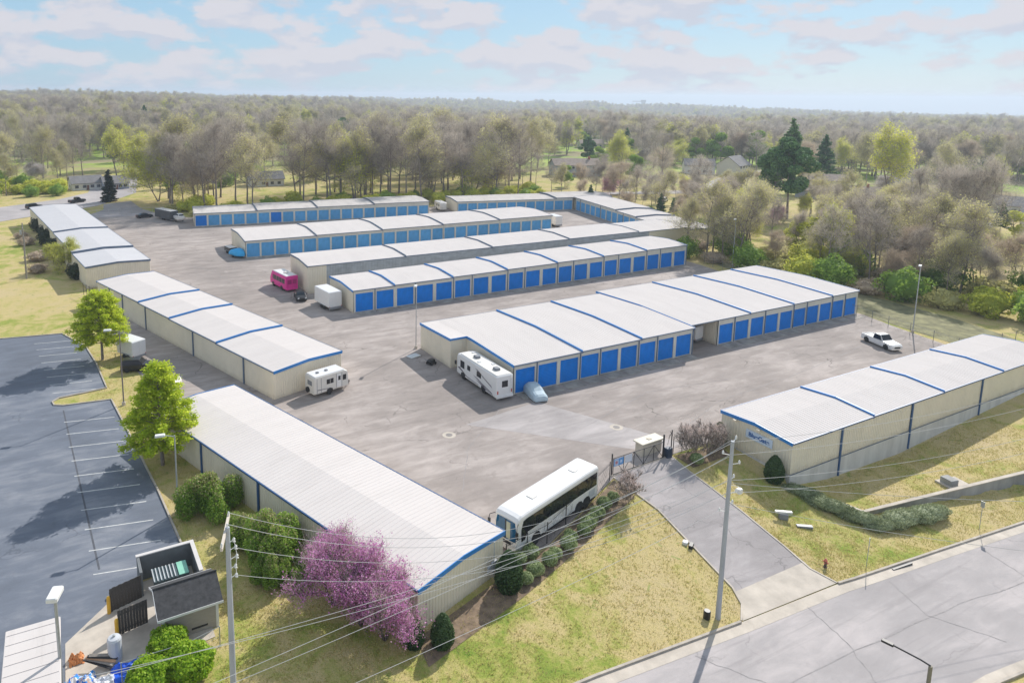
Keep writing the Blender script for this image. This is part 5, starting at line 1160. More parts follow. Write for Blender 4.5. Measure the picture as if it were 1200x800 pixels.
# motorhome
def motorhome(loc, rz, label):
    t = thing('motorhome', label, 'motorhome', loc, rz); L, W, H = 9.6, 2.5, 3.25
    shell(W, H, .42, [(-L/2,.95,.96),(-L/2+.12,1,1),(L/2-.9,1,1),(L/2-.3,.985,.97),(L/2,.93,.86)], rr=.12).build('body', M_white, t)
    MB().bevbox(-L/2+.15, L/2-.8, -W/2+.12, W/2-.12, H-.02, H+.05, .08).build('roof_skin', M_offw, t)
    for xx in (-2.9, 1.7): MB().bevbox(xx-.42, xx+.42, -.36, .36, H+.04, H+.34, .1).build('roof_air_conditioner', M_grey, t)
    for xx, yy in ((0.2,.6),(3.4,-.5),(-1.2,-.6)): MB().bevbox(xx-.2, xx+.2, yy-.2, yy+.2, H+.04, H+.14, .04).build('roof_vent', M_white, t)
    for s in (-1, 1):
        y = s*(W/2+.012)
        for a, b, z0, z1 in ((2.75,3.75,1.55,2.5),(1.3,2.0,1.75,2.4),(-1.3,-.3,1.75,2.4)):
            w = MB().box(a, b, y-.015, y+.015, z0, z1).build('side_window', M_vglass, t); MB().box((a+b)/2-.02, (a+b)/2+.02, y-.02, y+.02, z0, z1).build('glazing_bar', M_black, w)
        for pts in ([(-.6,2.6),(.2,2.66),(-2.2,1.95),(-3.6,1.7),(-3.9,1.45)], [(-.4,1.5),(.6,1.6),(-1.9,1.0),(-3.7,.85),(-4.1,.62)], [(4.0,1.5),(4.5,1.3),(2.2,.82),(-.9,.72),(-.6,.66),(2.4,.74)], [(-.9,1.15),(-.2,1.2),(-2.4,.72),(-3.9,.6)]):
            MB().prism(pts, y-.006, y+.006, 'y').build('stripe', M_swoosh, t)
        for xx in (L/2-1.75, -L/2+2.9):
            MB().prism([(xx-.55,.36),(xx-.5,.85),(xx,1.02),(xx+.5,.85),(xx+.55,.36)], y-.04, y+.004, 'y').build('wheel_arch', M_black, t); wheel(t, xx, s*(W/2-.16), .45, .27)
    f = L/2
    MB().loft([[(f-.02,-1.08,1.45),(f+.04,-.5,1.45),(f+.04,.5,1.45),(f-.02,1.08,1.45)],[(f-.04,-1.05,2.6),(f+.03,-.5,2.62),(f+.03,.5,2.62),(f-.04,1.05,2.6)]]).build('windscreen', M_vglass, t)
    for s in (-1, 1): MB().bevbox(f-.06, f+.03, s*.92-.18, s*.92+.18, .75, 1.02, .03).build('headlight', M_clear, t); MB().bevbox(f-.15, f+.1, s*1.4-.1, s*1.4+.1, 1.6, 2.1, .03).build('mirror', M_black, t)
    MB().box(f-.02, f+.03, -.6, .6, .7, 1.0).build('grille', M_black, t)
    r = -L/2
    w = MB().box(r-.03, r+.0, -.42, .42, 1.75, 2.55).build('rear_window', M_vglass, t); MB().bevbox(r-.12, r+.02, -1.22, 1.22, .42, .72, .03).build('bumper', M_white, t)
    for s in (-1, 1): MB().box(r-.03, r+.02, s*1.02-.08, s*1.02+.08, .95, 1.35).build('tail_light', M_red, t)
    ld = MB()
    for yy in (-1.02, -.72): ld.tube([(r-.12, yy, 1.0), (r-.12, yy, H+.05)], .018, 5)
    for k in range(6): ld.tube([(r-.12, -1.02, 1.15+k*.36), (r-.12, -.72, 1.15+k*.36)], .015, 5)
    ld.build('ladder', M_rail, t); return t
motorhome((48.3,72.95,.03), R(89.5), 'white motorhome with dark swoosh stripes parked in the notch of the blue-door building')
# travel trailers and cargo boxes
def camper(loc, rz, label, L=5.0, W=2.25, H=2.75):
    t = thing('travel_trailer', label, 'travel trailer', loc, rz)
    shell(W, H, .5, [(-L/2,.96,.93),(-L/2+.15,1,1),(L/2-.6,1,1),(L/2-.15,.99,.9),(L/2,.95,.55)], rr=.08).build('body', M_offw, t)
    MB().bevbox(-L/2+.1, L/2-.5, -W/2+.08, W/2-.08, H-.02, H+.04, .06).build('roof_skin', M_white, t)
    for xx in (-L*.28, -L*.02): MB().bevbox(xx-.18, xx+.18, -.18, .18, H+.03, H+.18, .04).build('roof_vent', M_grey, t)
    for s in (-1, 1):
        y = s*(W/2+.012)
        w = MB().box(-.75, .25, y-.015, y+.015, 1.5, 2.1).build('side_window', M_vglass, t); MB().box(-.27, -.23, y-.02, y+.02, 1.5, 2.1).build('glazing_bar', M_white, w)
        MB().box(1.65, 2.15, y-.015, y+.015, 1.45, 2.15).build('side_window', M_vglass, t)
        d = MB().box(.75, 1.4, y-.014, y+.014, .75, 2.4).build('door', M_white, t); MB().box(.95, 1.3, y-.022, y+.022, 1.6, 2.15).build('door_window', M_vglass, d)
        for xx in (-L/2+.35, -L/2+.95, .68, 1.5): MB().box(xx-.025, xx+.025, y-.008, y+.008, .66, H-.25).build('stripe', M_grey, t)
        MB().prism([(-L/2+.4,1.0),(-L/2+.4,1.1),(-.3,.95),(-.3,.9)], y-.006, y+.006, 'y').build('stripe', M_swoosh, t)
        MB().prism([(-.75,.48),(-.7,.82),(-.3,.95),(.1,.82),(.15,.48)], y-.04, y+.004, 'y').build('wheel_arch', M_black, t); wheel(t, -.3, s*(W/2-.14), .36, .2)
    MB().box(-L/2-.02, -L/2+.01, -.5, .5, 1.5, 2.1).build('rear_window', M_grey, t)
    wh = MB().lathe([(.2,-.1),(.34,-.1),(.36,0),(.34,.1),(.2,.1)], 14, (-L/2-.12, .35, .85), axis='x').build('spare_wheel', M_tyre, t)
    fr = MB(); fr.tube([(L/2-.1, -.7, .5), (L/2+1.0, 0, .5)], .05, 5); fr.tube([(L/2-.1, .7, .5), (L/2+1.0, 0, .5)], .05, 5); fr.tube([(L/2+.85, 0, .05), (L/2+.85, 0, .7)], .04, 5); fr.build('tow_bar', M_black, t)
    MB().bevbox(L/2+.15, L/2+.5, -.25, .25, .55, .95, .05).build('gas_bottles', M_offw, t); return t
camper((29.75,80.55,.03), R(12.5), 'small white travel trailer with brown striping, beside the four-step roof building')
camper((113.7,199.6,.03), R(-100), 'white camper parked between the two furthest door rows', 5.6, 2.3, 2.8)
def cargo(loc, rz, label, L, W, H, zb=.55, mat=None, tandem=True, name='cargo_trailer'):
    t = thing(name, label, 'cargo trailer', loc, rz); mat = mat or M_white
    b = MB(); b.bevbox(-L/2, L/2, -W/2, W/2, zb, H, .06); b.build('body', mat, t)
    MB().bevbox(-L/2+.06, L/2-.06, -W/2+.06, W/2-.06, H+.001, H+.04, .05).build('roof_skin', M_white, t)
    for s in (-1, 1): MB().box(-L/2-.03, -L/2-.001, s*(W/4)-W/4+.06, s*(W/4)+W/4-.06, zb+.12, H-.12).build('rear_door', mat, t)
    for s in (-1, 1):
        for xx in ((-.45, .45) if tandem else (0,)): wheel(t, xx-.3, s*(W/2-.05), .36, .2)
        MB().box(-1.3, .8, s*(W/2+.04)-.14, s*(W/2+.04)+.1, .74, .78).build('mudguard', M_grey, t); MB().box(-L/2-.04, -L/2-.01, s*(W/2-.12)-.06, s*(W/2-.12)+.06, zb+.02, zb+.14).build('tail_light', M_red, t)
    MB().box(-L/2-.1, -L/2+.1, -W/2+.1, W/2-.1, .35, zb).build('rear_step', M_grey, t)
    fr = MB(); fr.tube([(L/2-.1, -.8, .5), (L/2+1.2, 0, .5)], .05, 5); fr.tube([(L/2-.1, .8, .5), (L/2+1.2, 0, .5)], .05, 5); fr.tube([(L/2+1.0, 0, .05), (L/2+1.0, 0, .7)], .04, 5); fr.box(-L/2+.2, L/2-.2, -.5, -.4, .4, zb); fr.box(-L/2+.2, L/2-.2, .4, .5, .4, zb); fr.build('tow_bar', M_black, t); return t
cargo((42.75,114.6,.03), R(96), 'tall plain white box trailer at the end of the long bright blue door row', 5.6, 2.55, 3.35, .75)
cargo((9.3,104.4,.03), R(118), 'white box trailer in the side lane beyond the feathery corner tree', 3.6, 2.2, 2.7, .6)
cargo((31.2,218.5,.03), R(112), 'long black enclosed trailer with pale roof beside the parked boat', 8.6, 2.5, 3.0, .6, pm('dark_trailer', (.06,.065,.075), .15, 1, .4))
cargo((86.4,74.6,.03), R(100), 'white trailer tucked into the gap between the two wide blue-door buildings', 5.2, 2.2, 2.5, .6)
cargo((129.6,160.6,.03), R(80), 'white box trailer at the right end of the twenty-five door row', 4.8, 2.3, 3.1, .7)
# pink party bus
t = thing('pink_bus', 'bright pink minibus with a pale roof and dark windows beside the tall beige end wall', 'minibus', (39.6,130.4,.03), R(98))
L, W, H = 7.4, 2.5, 3.1
shell(W, H, .45, [(-L/2,.96,.95),(-L/2+.1,1,1),(L/2-1.2,1,1),(L/2-.8,1,.8),(L/2-.2,.95,.5),(L/2,.9,.42)], rr=.12).build('body', M_pinkp, t); MB().bevbox(-L/2+.1, L/2-1.3, -W/2+.12, W/2-.12, H-.01, H+.06, .1).build('roof_skin', M_white, t)
for s in (-1, 1):
    y = s*(W/2+.012); wb = MB().box(-L/2+.6, L/2-1.5, y-.015, y+.015, 1.55, 2.45).build('side_window', M_vglass, t)
    for k in range(4): MB().box(-L/2+1.8+k*1.2, -L/2+1.88+k*1.2, y-.02, y+.02, 1.55, 2.45).build('glazing_bar', M_pinkp, wb)
    for xx in (L/2-1.6, -L/2+2.0): MB().prism([(xx-.5,.38),(xx-.45,.85),(xx,1.0),(xx+.45,.85),(xx+.5,.38)], y-.04, y+.004, 'y').build('wheel_arch', M_black, t); wheel(t, xx, s*(W/2-.16), .42, .25)
for a, b in ((-.95,-.1),(.1,.95)): MB().box(-L/2-.03, -L/2+.0, a, b, 1.55, 2.4).build('rear_window', pm('pink_dark', (.4, .02, .16), .1, 1, .3), t)
MB().bevbox(-L/2-.12, -L/2+.02, -1.15, 1.15, .45, .7, .03).build('bumper', M_pinkp, t); MB().bevbox(-1.6, -.8, -.4, .4, H+.06, H+.3, .08).build('roof_air_conditioner', M_offw, t)
# cars
def car(name, label, cat, loc, rz, paint, L=4.6, W=1.8, H=1.45, kind='sedan', glass=True):
    t = thing(name, label, cat, loc, rz)
    if kind == 'pickup': st = [(-.5,.62,.62,.97),(-.49,1.0,1.0,1),(-.12,1.02,1.02,1),(-.115,1.02,1.78,1),(-.08,1.04,1.86,.99),(.08,1.06,1.88,.99),(.19,1.08,1.16,1),(.44,1.02,1.04,.98),(.49,.8,.86,.93),(.5,.6,.62,.9)]
    elif kind == 'suv': st = [(-.5,.75,.8,.95),(-.48,.98,1.45,.98),(-.42,1,1.66,1),(.05,1.02,1.7,1),(.17,1.04,1.1,1),(.42,.92,.95,.98),(.49,.7,.75,.92),(.5,.55,.58,.88)]
    else: st = [(-.5,.68,.72,.92),(-.47,.9,.95,.97),(-.33,.93,1.0,1),(-.2,.94,1.38,1),(0,.95,1.44,1),(.1,.95,1.36,1),(.24,.92,.96,1),(.42,.8,.83,.97),(.49,.62,.66,.9),(.5,.5,.52,.86)]
    rings = []; k_ = H/1.45 if kind == 'sedan' else 1
    for u, zb_, zt, ws in st:
        x = u*L; w = W/2*ws; zb_ *= k_; zt *= k_; cab = zt-zb_ > .15; rw = w*(.76 if cab else .93)
        rings.append([(x,-w*.96,.28),(x,-w,.5),(x,-w*.98,zb_-.02),(x,-rw,zt-.03),(x,-rw*.8,zt),(x,rw*.8,zt),(x,rw,zt-.03),(x,w*.98,zb_-.02),(x,w,.5),(x,w*.96,.28)])
    MB().loft(rings).build('body', paint, t, smooth=False)
    if glass:
        def gl(nm, pts): MB().loft([[tuple(p) for p in pts], [(p[0]*1.0+ox, p[1]+oy, p[2]+.012) for p in pts]]).build(nm, M_vglass, t)
        for s in (-1, 1):
            oy = s*.02; ox = 0
            if kind == 'pickup': q3 = [(-.10,1.1),(.165,1.14),(.085,1.78),(-.085,1.76)]
            elif kind == 'suv': q3 = [(-.45,1.08),(.155,1.08),(.05,1.6),(-.42,1.58)]
            else: q3 = [(-.31,.98),(.215,.97),(.10,1.32),(-.185,1.34)]
            pts = []
            for u, z in q3: zz = z*k_; fr = 1-.22*max(0, (zz/k_-(1.05 if kind != 'sedan' else .95)))/(.8 if kind != 'sedan' else .45); pts.append((u*L, s*(W/2*min(1, fr)+.006), zz))
            gl('side_window', pts)
        zf = {'pickup': (.183,1.18,.085,1.84), 'suv': (.165,1.12,.055,1.66), 'sedan': (.232,.97,.102,1.35)}[kind]; ox, oy = .02, 0
        gl('windscreen', [(zf[0]*L,-W*.42,zf[1]*k_+.01),(zf[0]*L,W*.42,zf[1]*k_+.01),(zf[2]*L,W*.35,zf[3]*k_+.01),(zf[2]*L,-W*.35,zf[3]*k_+.01)])
        zr = {'pickup': (-.119,1.15,-.112,1.74), 'suv': (-.49,1.1,-.478,1.42), 'sedan': (-.325,1.01,-.205,1.36)}[kind]; ox = -.02
        gl('rear_window', [(zr[0]*L,-W*.4,zr[1]*k_+.01),(zr[0]*L,W*.4,zr[1]*k_+.01),(zr[2]*L,W*.34,zr[3]*k_+.01),(zr[2]*L,-W*.34,zr[3]*k_+.01)])
    r = .39 if kind == 'pickup' else .33
    for s in (-1, 1):
        for xx in (L*.31, -L*.31):
            MB().prism([(xx-r*1.2,.26),(xx-r*1.1,r*1.7),(xx,r*2.3),(xx+r*1.1,r*1.7),(xx+r*1.2,.26)], s*(W/2)-.02, s*(W/2)+.012, 'y').build('wheel_arch', M_black, t); wheel(t, xx, s*(W/2-.08), r, .22)
        MB().bevbox(L/2-.08, L/2+.01, s*W*.36-.16, s*W*.36+.16, .62, .8, .02).build('headlight', M_clear, t); MB().bevbox(-L/2-.01, -L/2+.06, s*W*.4-.1, s*W*.4+.1, .65, .9, .02).build('tail_light', M_red, t)
        MB().bevbox(L*.14, L*.14+.15, s*(W/2+.1)-.09, s*(W/2+.1)+.09, .98, 1.14, .02).build('mirror', paint, t)
    MB().box(L/2-.03, L/2+.02, -.5, .5, .5, .72).build('grille', M_black, t)
    if kind == 'pickup':
        MB().box(-L*.48, -L*.135, -W*.42, W*.42, 1.015, 1.035).build('cargo_bed', M_grey, t)
        for s in (-1, 1): MB().box(-L*.49, -L*.13, s*W*.46-.05, s*W*.46+.05, 1.0, 1.12).build('bed_side', paint, t)
        MB().box(-L*.495, -L*.48, -W*.46, W*.46, .7, 1.12).build('tailgate', paint, t)
    return t
car('pickup_truck', 'white crew-cab pickup parked alone in the lane at the right by the fence', 'pickup truck', (110.9,58.6,.03), R(-107), M_white, 5.8, 2.0, 1.88, 'pickup')
MB().bevbox(-.2, .2, -.2, .2, 0, .5, .1)
car('parked_car', 'black car parked beside the pink minibus', 'car', (40.0,121.6,.03), R(-100), M_black, 4.5, 1.8)
car('parked_car', 'black car on the side lane between the box trailer and the covered boat', 'car', (9.6,98.6,.03), R(-20), M_black, 4.4, 1.8, 1.45, 'suv')
car('parked_car', 'dark car standing on the entrance lane left of the black trailer', 'car', (25.8,224.5,.06), R(10), M_black, 4.7, 1.8)
car('moving_car', 'dark car on the far street behind the leftmost roof', 'car', (-3.5,257.5,hz(-3.5,257.5)+.08), R(30), M_black, 5.0, 1.9, 1.5, 'suv')
car('moving_pickup', 'dark pickup on the far street near the cone-shaped conifer', 'pickup truck', (9.3,265.5,hz(9.3,265.5)+.08), R(32), M_black, 5.6, 1.95, 1.88, 'pickup')
for i, (x, y, lb, p, rz) in enumerate([(234,165.5,'white car on the gravel left of the pink tree among the right-hand trees',M_white,20),(228,140,'white van beyond the green thicket on the right',M_white,40),(214,96,'pale car behind the thicket at the right near the pair of bare trees',M_white,-20),(262,131,'dark car by the pale lane in front of the long brick house',M_black,60),(243,103,'small white car near the right edge on the pale lane',M_white,10),(196,182,'white pickup behind the slanting wing',M_white,30)]):
    car('parked_car', lb, 'car', (x, y, hz(x, y)+.05), R(rz), p, 4.6, 1.8, 1.45, 'suv' if i % 2 else 'sedan')
# covered car: cloth pulled over a saloon
def cloth(label, loc, rz, L, W, H, m, name='covered_car', cat='covered car', boat=False):
    t = thing(name, label, cat, loc, rz); rings = []
    st = [(-.5,.35,.8),(-.47,.72,.95),(-.36,.92,1),(-.24,.97,1),(-.13,1.38,1),(.02,1.46,1),(.14,1.36,1),(.27,1.0,1),(.42,.86,.98),(.48,.68,.9),(.5,.35,.8)] if not boat else [(-.5,.75,.85),(-.46,1.15,.97),(-.25,1.35,1),(0,1.62,1),(.15,1.55,.98),(.33,1.25,.78),(.45,1.1,.42),(.5,1.0,.12)]
    for i, (u, z, w) in enumerate(st):
        x = u*L; w = W/2*w; z = z*H/1.46; j = .025*math.sin(i*2.1); rings.append([(x,-w*(1.0+j),.12 if not boat else .55),(x,-w*1.0,z*.45),(x,-w*.95,z*.68),(x,-w*.72,z*.9),(x,-w*.45,z),(x,w*.45,z),(x,w*.72,z*.9),(x,w*.95,z*.68),(x,w,z*.45),(x,w*(1+j),.12 if not boat else .55)])
    o = MB().loft(rings).build('cover', m, t, smooth=True); o.data.polygons.foreach_set('use_smooth', [boat]*len(o.data.polygons))
    for s in (-1, 1):
        for xx in (-L*.3, L*.3) if not boat else (-.4,): wheel(t, xx, s*(W/2-.2), .31, .2)
    if boat: MB().tube([(L/2-.8, 0, .5), (L/2+1.1, 0, .45)], .05, 5).build('tow_bar', M_grey, t); MB().loft([[(-L*.45,-W*.35,.5),(-L*.45,W*.35,.5),(-L*.45,W*.4,.8),(-L*.45,-W*.4,.8)],[(L*.42,-.05,.6),(L*.42,.05,.6),(L*.42,.1,1.0),(L*.42,-.1,1.0)]]).build('hull', M_white, t)
    return t
cloth('saloon car under a pale blue-grey fitted cover in front of the first blue door', (52.55,68.0,.03), R(-103), 5.0, 1.95, 1.5, M_cover)
cloth('boat on a trailer under a white cover, half behind the pointed feathery tree', (12.2,89.2,.03), R(60), 5.6, 2.1, 1.5, M_offw, 'covered_boat', 'boat', True)
# boat with cabin at the back
t = thing('motor_boat', 'white motor boat on its trailer at the end of the furthest door row', 'boat', (34.0,212.6,.03), R(-78))
L, W = 6.6, 2.3
MB().loft([[(-L/2,-W*.42,.9),(-L/2,0,.7),(-L/2,W*.42,.9),(-L/2,W*.48,1.7),(-L/2,-W*.48,1.7)],[(0,-W*.44,.85),(0,0,.6),(0,W*.44,.85),(0,W*.5,1.75),(0,-W*.5,1.75)],[(L*.3,-W*.25,1.0),(L*.3,0,.75),(L*.3,W*.25,1.0),(L*.3,W*.38,1.85),(L*.3,-W*.38,1.85)],[(L/2,-.05,1.7),(L/2,0,1.5),(L/2,.05,1.7),(L/2,.08,2.0),(L/2,-.08,2.0)]]).build('hull', M_white, t)
MB().bevbox(-.6, 1.2, -.75, .75, 1.76, 2.5, .15).build('cabin', M_white, t); MB().box(1.19, 1.23, -.65, .65, 2.0, 2.4).build('windscreen', M_vglass, t)
for s in (-1, 1): MB().box(-.4, 1.0, s*.755-.01, s*.755+.01, 2.0, 2.4).build('side_window', M_vglass, t); wheel(t, -.5, s*1.0, .33, .2); MB().box(-1.1, .1, s*1.0-.13, s*1.0+.13, .72, .76).build('mudguard', M_grey, t)
MB().bevbox(-L/2-.4, -L/2+.05, -.25, .25, 1.1, 2.1, .08).build('outboard_motor', M_black, t); fr = MB(); fr.tube([(-2.4,-.8,.5),(1.5,-.7,.5),(3.9,0,.45)], .05, 5); fr.tube([(-2.4,.8,.5),(1.5,.7,.5),(3.9,0,.45)], .05, 5); fr.build('trailer_frame', M_grey, t)
# blue covered jet-ski shape and dark load at the end of the long row
t = cloth('boat under a bright blue cover at the end of the faded blue door row', (38.1,160.3,.03), R(-75), 4.6, 2.6, 1.9, pm('bright_blue_cover', (.02, .38, .75), .08, 1, .6), 'covered_boat', 'boat', True)
cargo((37.6,165.4,.03), R(100), 'low dark open trailer behind the bright blue covered boat', 3.2, 1.8, 1.5, .6, M_black)
# bits left lying by the notched building
t = thing('push_mower', 'small dark machine lying in the shade by the notched building', 'mower', (46.0,82.7,.03), R(20)); MB().bevbox(-.6, .5, -.4, .4, .2, .75, .15).build('body', M_black, t); MB().tube([(-.5,-.3,.5),(-1.2,-.3,1.0),(-1.2,.3,1.0),(-.5,.3,.5)], .03, 5).build('handle', M_grey, t)
for xx, yy in ((-.4,-.45),(-.4,.45),(.35,-.45),(.35,.45)): wheel(t, xx, yy, .2, .1)
t = thing('metal_sheet', 'pale sheet of metal lying on the asphalt at the corner of the notched building', 'sheet', (45.1,86.4,.05), R(15)); MB().bevbox(-.9, .9, -.6, .6, 0, .12, .03).build('sheet', M_rail, t)
# ------------------------------------------------------------------ poles, wires, fences, gate and the small yard bottom left
M_pole = pm('weathered_pole', (.42, .44, .47), .14, 1.5, .8, stretch=(1, 1, .2), dirt=.4); M_wood = pm('grey_wood', (.28, .25, .22), .25, 2, .85, stretch=(1, 1, .2)); M_steel = pm('galvanised_steel', (.42, .44, .44), .12, 3, .45, .4)
M_wire = pm('pale_wire', (.62, .60, .57), .05, 1, .5); M_blackm = pm('black_metal', (.025, .025, .03), .2, 2, .5); M_porc = pm('white_fitting', (.75, .75, .73), .05, 3, .4)
# left utility pole
p1 = thing('utility_pole', 'grey utility pole with a pale crossarm at the bottom left, beside the small shed', 'utility pole', (8.05,38.75,0))
MB().tube([(0,0,-.5),(0,0,6),(0,0,12.1)], [.20,.175,.135], 12).build('pole', M_pole, p1)
MB().box(-.2, -.06, -1.7, 1.7, 11.72, 11.92).build('crossarm', pm('pale_crossarm', (.62, .55, .47), .1, 2, .8), p1).rotation_euler = (0, 0, R(-20))
ins = MB()
for y in (-1.55, 1.55): ins.lathe([(.03,0),(.06,.05),(.04,.1),(.07,.16),(.03,.25)], 8, (y*math.sin(R(20))-.12, y*math.cos(R(20)), 11.92))
ins.lathe([(.03,0),(.06,.05),(.04,.1),(.07,.16),(.03,.25)], 8, (0, 0, 12.1)); ins.build('insulator', M_porc, p1)
hw = MB(); 
for z, dx in ((11.1,.35),(10.6,.45),(10.0,.5),(9.4,.4),(8.8,.42)): hw.tube([(.1,0,z),(dx,.02,z+.12),(dx+.1,.05,z-.1)], .025, 5); hw.lathe([(.02,0),(.09,.05),(.05,.12),(.09,.2),(.02,.3)], 8, (dx,0,z-.05))
hw.tube([(.35,0,11.2),(.5,.06,10.3),(.42,0,9.3),(.46,0,8.7)], .022, 5); hw.build('hardware', M_porc, p1)
# right utility pole
p2 = thing('utility_pole', 'tall pale utility pole standing on the lawn by the drive and the street kerb', 'utility pole', (42.6,31.75,hz(42.6,31.75)-.02))
MB().tube([(0,0,-.5),(0,0,7),(0,0,14.3)], [.20,.165,.125], 14).build('pole', M_pole, p2)
ins = MB()
for z, a in ((14.2,.3),(13.2,2.5),(12.5,-.5),(11.2,.2),(10.2,-.3),(9.2,.1),(8.8,2.8)):
    dx, dy = math.cos(a), math.sin(a); ins.tube([(0,0,z),(dx*.6,dy*.6,z+.1)], .03, 5); ins.lathe([(.03,0),(.09,.05),(.05,.11),(.09,.17),(.03,.28)], 8, (dx*.6,dy*.6,z+.05))
ins.build('insulator', M_porc, p2)
wg = MB(); wg.tube([(.1,0,10.9),(.9,-.1,10.6),(1.2,-.15,10.2)], .022, 5); wg.tube([(.1,0,9.0),(1.0,-.1,8.7),(1.5,-.2,8.2)], .022, 5); wg.bevbox(.9,1.3,-.25,.1,10.0,10.35,.05); wg.build('hardware', M_porc, p2)
def wire(label, a, b, sag, r=.017, n=28):
    """cable hanging between two points"""
    a, b = Vector(a), Vector(b); pts = [a+(b-a)*t-Vector((0,0,4*sag*t*(1-t))) for t in [k/n for k in range(n+1)]]
    o = MB().tube([p-a for p in pts], r, 4).build('power_line', M_wire, None, loc=a); tag(o, label, 'cable', 'overhead cables'); return o
P1 = Vector((8.05,38.75,0)); P2 = Vector((42.6,31.75,hz(42.6,31.75)))
wire('cable from the left pole crossarm tip to the head of the pole by the drive', P1+Vector((.41,1.45,12.1)), P2+Vector((-.1,0,14.4)), 4.2)
wire('cable from the left pole head to just below the far pole head', P1+Vector((0,0,12.3)), P2+Vector((-.1,0,13.3)), 3.9)
wire('middle cable between the two poles, clipped to white fittings', P1+Vector((.45,0,10.65)), P2+Vector((-.1,0,11.3)), 3.2)
wire('lowest thin cable between the two poles, in front of the pink trees', P1+Vector((.4,0,8.9)), P2+Vector((-.1,0,10.3)), 2.8)
far_l = [((0,30,9.8),14.2,.5,'upper'),((0,31,8.6),13.2,.6,'second'),((0,34,9.2),11.2,.7,'third'),((0,35.5,8.2),10.2,.9,'fourth'),((0,29.5,7.3),9.2,.5,'lowest')]
for e, z, sg_, nm in far_l: wire(nm+' cable from the pole by the drive down across the lawn to bottom left', P2+Vector((.1,0,z)), e, sg_, .017)
for i, (e, z, sg_) in enumerate([((105,22,16.5),14.2,2.4),((105,21,15.2),13.2,2.4),((105,20,12.6),11.2,2.6),((105,19.5,11.2),10.2,2.6),((80,12,2.5),9.4,.9),((88,10,7.5),11.0,1.0)]):
    wire(['highest','second highest','third','fourth','steepest','second steepest'][i]+' cable running right from the pole by the drive', P2+Vector((.1,0,z)), e, sg_, .017)
# light poles
def lightpole(label, x, y, H, head, r=.085, arm=.9, m=None):
    t = thing('light_pole', label, 'light pole', (x, y, hz(x, y))); m = m or M_steel
    MB().tube([(0,0,-.3),(0,0,H)], [r, r*.65], 10).build('pole', m, t); MB().lathe([(.22,0),(.22,.35),(.19,.42),(.02,.42)], 12).build('base', M_conc, t)
    dx, dy = math.cos(head), math.sin(head); MB().tube([(0,0,H-.1),(dx*arm,dy*arm,H+.12)], .04, 6).build('arm', m, t)
    o = MB().bevbox(-.42, .42, -.2, .2, -.08, .1, .04).build('lamp_head', M_porc, t, loc=(dx*(arm+.3), dy*(arm+.3), H+.14), rot=(0, 0, head)); MB().box(-.34, .34, -.15, .15, -.1, -.081).build('lens', M_clear, o); return t
lightpole('dark car park light pole next to the grass island, in front of the black car', 6.6, 87.8, 9.3, R(165), .09, 1.0, pm('dark_pole', (.2,.17,.16), .2, 2, .6))
lightpole('light pole on the verge between the pointed feathery tree and the olive bush', 8.6, 61.9, 7.3, R(170), .085, .9)
lightpole('slim light pole at the back corner of the notched blue-door building', 46.9, 89.1, 9.6, R(230), .07, .3)
lightpole('pale light pole on the grassy strip beyond the fence near the white pickup', 121.9, 59.9, 11.0, R(200), .10, .5)
lightpole('light pole on the grass at the end of the long bright blue door row', 134.4, 104, 10.5, R(200), .10, .4)
t = thing('utility_pole', 'old wooden utility pole on the grass left of the dark bushes', 'utility pole', (-4.5,159.5,0)); MB().tube([(0,0,-.4),(0,0,11.4)], [.17,.11], 8).build('pole', M_wood, t)
hwm = MB(); hwm.box(-.05,.05,-.9,.9,10.4,10.55); hwm.lathe([(.2,9.0),(.22,9.1),(.22,9.8),(.2,9.9)], 10, (-.4,0,0)); hwm.tube([(.15,0,.2),(.15,0,9.5)], .03, 5); hwm.build('crossarm', M_steel, t)
# big car park lamp at bottom left
t = thing('light_pole', 'grey light pole with a boxy white head at the bottom left corner', 'light pole', (-1.15,44.2,0)); MB().tube([(0,0,-.3),(0,0,7.2)], [.12,.10], 10).build('pole', M_steel, t)
MB().bevbox(-.62, .62, -.33, .33, 7.15, 7.42, .06).build('lamp_head', M_porc, t, rot=(0, 0, R(70)))
# street lamp reaching in from the bottom edge
t = thing('street_lamp', 'street lamp pole with a long dark arm at the bottom edge of the street', 'street lamp', (41.0,17.2,hz(41.0,17.2))); zt = 8.2
MB().tube([(0,0,-.3),(0,0,zt)], [.13,.1], 10).build('pole', pm('tan_pole', (.22,.2,.16), .15, 2, .7), t); MB().tube([(0,0,zt),(-.15,.45,zt+.1),(-.55,1.75,zt+.2)], .045, 8).build('arm', M_blackm, t); MB().bevbox(-.12,.12,-.3,.3,-.06,.06,.03).build('lamp_head', M_blackm, t, loc=(-.6,1.95,zt+.2), rot=(0,0,R(15)))
